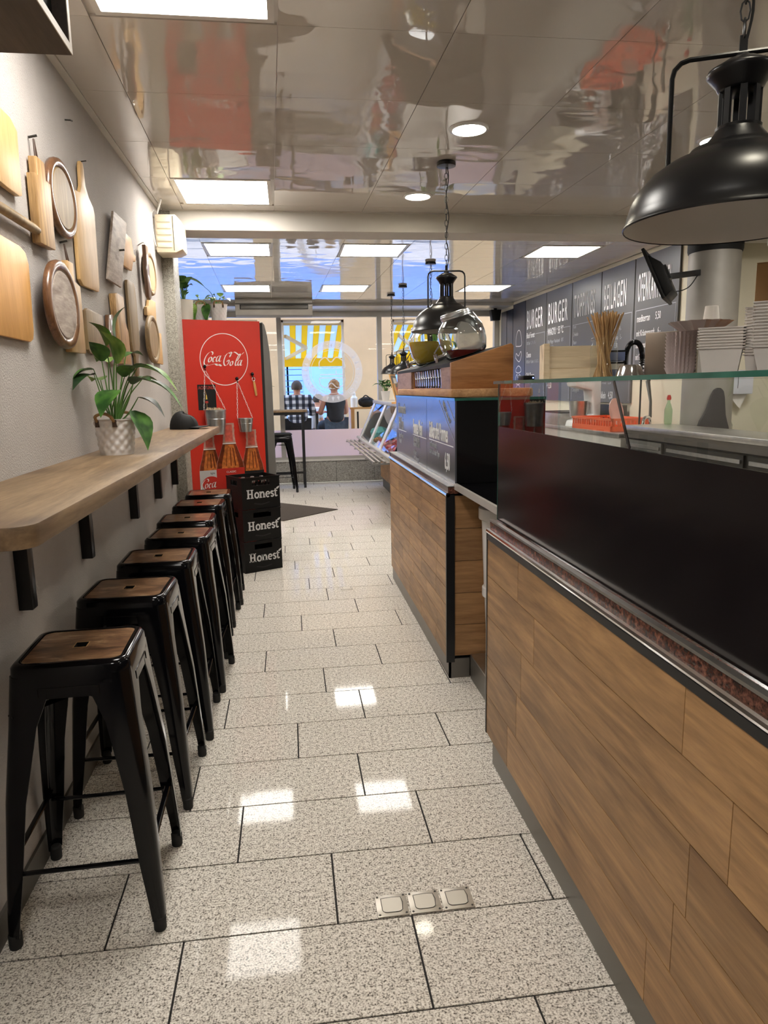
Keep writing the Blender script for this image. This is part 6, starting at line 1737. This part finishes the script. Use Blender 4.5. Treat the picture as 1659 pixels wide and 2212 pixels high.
# bench, tables outside
t = thing('street_bench', 'long wooden bench outside the window with two people on it', 'bench', (-0.25, 11.85, 0.33))
for i in range(3): MB().box(0, 0.13*i, 0.405, 1.45, 0.13*i+0.115, 0.435).build('slat', 'oak_side', t)
for x in (0.08, 1.30): MB().box(x, 0.02, 0, x+0.06, 0.36, 0.405).build('leg', 'dark_steel', t)
t = thing('outdoor_table', 'small outdoor table beyond the bench', 'table', (0.45, 12.78, 0.33))
MB().box(-0.25, -0.16, 0.70, 0.35, 0.16, 0.73).build('table_top', 'white_gloss', t); MB().box(-0.25, -0.166, 0.705, 0.35, -0.16, 0.725).build('edge_band', 'label_red', t)
MB().tube([(0.05, 0, 0), (0.05, 0, 0.70)], 0.03, 10).build('leg', 'dark_steel', t); MB().lathe([(0.15, 0), (0.15, 0.02), (0.04, 0.04)], 20, (0.05, 0, 0)).build('base', 'dark_steel', t)
t = thing('wooden_desk', 'light wooden desk outside behind the display case', 'desk', (1.05, 12.3, 0.33))
MB().box(0, 0, 0.76, 0.85, 0.5, 0.79).build('table_top', 'beech', t)
for x in (0.02, 0.76): MB().box(x, 0.02, 0, x+0.06, 0.46, 0.76).build('side', 'beech', t)
MB().box(0.12, -0.004, 0.2, 0.15, 0.0, 0.72).build('cable', 'black_matt', t)
t = thing('black_bag', 'black bag lying on the outdoor wooden desk', 'bag', (1.36, 12.5, 1.121)); MB().blob((0, 0, 0.085), (0.15, 0.12, 0.09), 6, 12, 8, 0.12).build('body', 'black_matt', t, smooth=True)
MB().tube([tuple(v) for v in cr([(-0.1, -0.08, 0.12), (-0.02, -0.1, 0.2), (0.08, -0.08, 0.12)], 5)], 0.01, 6).build('strap', 'black_matt', t, smooth=True)
t = thing('white_bottle', 'white bottle standing on the outdoor wooden desk', 'bottle', (1.14, 12.45, 1.121)); MB().lathe([(0.0, 0), (0.06, 0), (0.06, 0.16), (0.03, 0.2), (0.03, 0.24), (0.012, 0.26), (0.01, 0.34), (0.0, 0.34)], 16, cap0=False, cap1=False).build('body', 'white', t, smooth=True)

# ================================================================== people outside the window
def skin_obj(name, mat, parent, V, E, root, sub=2, extra=None, smooth=True):
    names = list(V); idx = {k: i for i, k in enumerate(names)}
    me = bpy.data.meshes.new(name)
    me.from_pydata([V[k][0] for k in names], [(idx[a], idx[b_]) for a, b_ in E], [])
    o = bpy.data.objects.new(name, me); C.objects.link(o)
    md = o.modifiers.new('skin', 'SKIN'); md.use_smooth_shade = True
    if not me.skin_vertices: me.skin_vertices.new()
    for i, k in enumerate(names):
        sv = me.skin_vertices[0].data[i]; r = V[k][1]
        sv.radius = r if isinstance(r, tuple) else (r, r)
        sv.use_root = (k == root)
    s = o.modifiers.new('sub', 'SUBSURF'); s.levels = sub; s.render_levels = sub
    bpy.context.view_layer.update()
    ev = o.evaluated_get(bpy.context.evaluated_depsgraph_get())
    nm = bpy.data.meshes.new_from_object(ev)
    bpy.data.objects.remove(o); bpy.data.meshes.remove(me)
    if extra:
        bm = bmesh.new(); bm.from_mesh(nm)
        m2 = extra.mesh('x', mat, smooth=True, ang=80); bm.from_mesh(m2); bm.to_mesh(nm); bm.free(); bpy.data.meshes.remove(m2)
    for p in nm.polygons: p.use_smooth = True
    nm.materials.clear(); nm.materials.append(M[mat]); nm.name = name
    q = bpy.data.objects.new(name, nm); C.objects.link(q); q.parent = parent
    return q
def person(label, loc, rz, top_mat, sleeve, leg_mat, hair_mat, hair, lean=0.0, headturn=0.0, cap=False, w_=1.0, reach=0.3):
    t = thing('person', label, 'person', loc, rz, None)
    ly = lambda z: lean*z*z
    V = {'pel': ((0, 0, 0.11), (0.15*w_, 0.11)), 'sp1': ((0, ly(.25)-0.015, 0.25), (0.135*w_, 0.10)), 'sp2': ((0, ly(.4)-0.01, 0.40), (0.15*w_, 0.11)), 'che': ((0, ly(.52), 0.51), (0.13*w_, 0.10)),
         'nek': ((0, ly(.6)+0.005, 0.595), 0.052), 'jaw': ((0.0, ly(.66)+0.03, 0.655), (0.062, 0.075)), 'crn': ((0, ly(.72)+0.02, 0.735), (0.078, 0.094)), 'top': ((0, ly(.78)+0.01, 0.79), (0.055, 0.065))}
    E = [('pel', 'sp1'), ('sp1', 'sp2'), ('sp2', 'che'), ('che', 'nek'), ('nek', 'jaw'), ('jaw', 'crn'), ('crn', 'top')]
    for s, k in ((-1, 'l'), (1, 'r')):
        V.update({k+'sh': ((s*0.165*w_, ly(.53), 0.525), 0.056), k+'el': ((s*0.235*w_, ly(.5)+0.09, 0.275), 0.042), k+'wr': ((s*0.12, ly(.5)+reach, 0.29), 0.027), k+'pa': ((s*0.095, ly(.5)+reach+0.06, 0.30), (0.036, 0.018)),
                  k+'hp': ((s*0.09, 0.05, 0.085), 0.095), k+'kn': ((s*0.12, 0.44, 0.075), 0.062), k+'an': ((s*0.12, 0.43, -0.34), 0.042), k+'to': ((s*0.125, 0.57, -0.395), (0.04, 0.03))})
        E += [('che', k+'sh'), (k+'sh', k+'el'), (k+'el', k+'wr'), (k+'wr', k+'pa'), ('pel', k+'hp'), (k+'hp', k+'kn'), (k+'kn', k+'an'), (k+'an', k+'to')]
        px, py = s*0.095, ly(.5)+reach+0.06
        for f in range(4):
            fx = px+s*(0.027-0.018*f); L = (0.05, 0.058, 0.055, 0.044)[f]
            V[k+'f%d' % f] = ((fx, py+0.03, 0.30), 0.009); V[k+'g%d' % f] = ((fx-s*0.003, py+0.03+L*0.6, 0.292), 0.0085); V[k+'h%d' % f] = ((fx-s*0.004, py+0.03+L, 0.276), 0.007)
            E += [(k+'pa', k+'f%d' % f), (k+'f%d' % f, k+'g%d' % f), (k+'g%d' % f, k+'h%d' % f)]
        V[k+'t1'] = ((px-s*0.04, py+0.0, 0.30), 0.010); V[k+'t2'] = ((px-s*0.052, py+0.03, 0.295), 0.008)
        E += [(k+'pa', k+'t1'), (k+'t1', k+'t2')]
    hy = ly(.72)+0.02
    face = MB()
    face.blob((0, hy+0.105, 0.70), (0.012, 0.018, 0.022), 1, 8, 6, 0)
    for s in (-1, 1): face.blob((s*0.081, hy-0.005, 0.70), (0.010, 0.018, 0.028), 1, 8, 6, 0)
    face.blob((0, hy+0.088, 0.658), (0.022, 0.008, 0.006), 1, 8, 6, 0)
    skin_obj('body', 'skin', t, V, E, 'pel', extra=face)
    ey = MB()
    for s in (-1, 1): ey.blob((s*0.03, hy+0.088, 0.722), (0.009, 0.007, 0.007), 1, 8, 6, 0)
    ey.build('eyes', 'black_matt', t, smooth=True)
    g = 0.014
    def grow(keys, e=g): return {k: (V[k][0], tuple(x+e for x in V[k][1]) if isinstance(V[k][1], tuple) else V[k][1]+e) for k in keys}
    tk = ['pel', 'sp1', 'sp2', 'che', 'lsh', 'rsh']; te = [('pel', 'sp1'), ('sp1', 'sp2'), ('sp2', 'che'), ('che', 'lsh'), ('che', 'rsh')]
    TV = grow(tk, 0.026 if sleeve else 0.018)
    TV['col'] = ((0, ly(.57), 0.585 if sleeve else 0.565), 0.082 if sleeve else 0.055); te.append(('che', 'col'))
    if sleeve:
        for k, s in (('l', -1), ('r', 1)):
            if sleeve == 2:
                TV.update(grow([k+'el', k+'wr'])); te += [(k+'sh', k+'el'), (k+'el', k+'wr')]
            else:
                a = Vector(V[k+'sh'][0]).lerp(Vector(V[k+'el'][0]), 0.62); TV[k+'sl'] = (tuple(a), 0.062); te.append((k+'sh', k+'sl'))
    skin_obj('shirt', top_mat, t, TV, te, 'pel')
    lk = ['pel']+[k+j for k in 'lr' for j in ('hp', 'kn', 'an')]
    LVv = grow(lk, 0.012); LVv['pel'] = ((0, 0, 0.09), (0.165*w_, 0.125))
    skin_obj('trousers', leg_mat, t, LVv, [('pel', 'lhp'), ('lhp', 'lkn'), ('lkn', 'lan'), ('pel', 'rhp'), ('rhp', 'rkn'), ('rkn', 'ran')], 'pel')
    sh_ = MB()
    for s in (-1, 1): sh_.blob((s*0.123, 0.50, -0.405), (0.048, 0.12, 0.036), 2, 10, 6, 0.05)
    sh_.build('shoes', 'black_matt', t, smooth=True)
    hb = MB(); rr = random.Random(len(label))
    n, m = 22, 10; vs = []; fs = []
    for i in range(m+1):
        th = R(118)*i/m
        for k in range(n):
            a = 2*PI*k/n
            front = max(0, math.sin(a)); cut = 1-0.42*front*(i/m)
            th2 = th*cut; q = 1+hair*rr.uniform(-0.5, 1.0)
            vs.append((0.089*q*math.sin(th2)*math.cos(a), hy-0.008+0.106*q*math.sin(th2)*math.sin(a), 0.722+0.104*q*math.cos(th2)))
    for i in range(m):
        for k in range(n):
            l = (k+1) % n; fs.append((i*n+k, (i+1)*n+k, (i+1)*n+l, i*n+l))
    hb.add(vs, fs).build('hair', hair_mat, t, smooth=True, ang=80)
    return t
plain('skin', srgb(206, 150, 124), 0.55, var=0.05)
plain('hair_grey', srgb(84, 72, 64), 0.7, var=0.35, vs=90); plain('hair_blond', srgb(172, 128, 82), 0.7, var=0.3, vs=90); plain('hair_dark', srgb(58, 46, 40), 0.7, var=0.3, vs=90)
plain('jeans', srgb(74, 88, 104), 0.85, var=0.25, vs=14); plain('trouser_black', srgb(28, 28, 30), 0.85); plain('tank_top', srgb(44, 44, 46), 0.8, var=0.2, vs=12); plain('tshirt_white', srgb(226, 228, 234), 0.8, var=0.03)
m, n, b = newmat('plaid'); setp(b, Roughness=0.85)
def band(axis, sc_):
    mp = coords(n, kind='Object'); wv = n.nodes.new('ShaderNodeTexWave'); wv.wave_type = 'BANDS'; wv.bands_direction = axis; wv.wave_profile = 'SIN'
    wv.inputs['Scale'].default_value = sc_; wv.inputs['Distortion'].default_value = 0.6
    n.links.new(mp.outputs[0], wv.inputs['Vector'])
    r_ = ramp(n, [(0.35, srgb(74, 80, 96)), (0.62, srgb(240, 242, 246))]); n.links.new(wv.outputs['Fac'], r_.inputs[0]); return r_
r1, r2 = band('X', 3.0), band('Z', 3.0)
mx = n.nodes.new('ShaderNodeMix'); mx.data_type = 'RGBA'; mx.blend_type = 'MULTIPLY'; mx.inputs[0].default_value = 0.85
n.links.new(r1.outputs[0], mx.inputs[6]); n.links.new(r2.outputs[0], mx.inputs[7]); n.links.new(mx.outputs[2], b.inputs['Base Color'])
person('person in black-and-white plaid shirt sitting outside, seen from behind', (0.155, 11.98, 0.765), R(-4), 'plaid', 2, 'trouser_black', 'hair_grey', 0.03, w_=1.12)
p2_ = person('person in black sleeveless top and jeans sitting outside, seen from behind', (0.775, 11.98, 0.765), R(14), 'tank_top', 0, 'jeans', 'hair_blond', 0.16)
hbm = MB().lathe([(0.094, 0.0), (0.097, 0.012), (0.094, 0.024)], 24, (0, 0.012, 0.675), cap0=False, cap1=False).build('head_band', 'white', p2_, smooth=True)
person('person in white t-shirt bending sideways beyond the bench', (0.42, 13.25, 0.53), R(-75), 'tshirt_white', 1, 'jeans', 'hair_dark', 0.03, lean=0.25)
t = thing('low_stool', 'low wooden stool under the bending person outside', 'stool', (0.42, 13.25, 0.33)); MB().box(-0.17, -0.17, 0.16, 0.17, 0.17, 0.19).build('seat', 'beech', t)
for sx in (-1, 1):
    for sy in (-1, 1): MB().box(sx*0.14-0.02, sy*0.14-0.02, 0, sx*0.14+0.02, sy*0.14+0.02, 0.16).build('leg', 'beech', t)
flush_text()
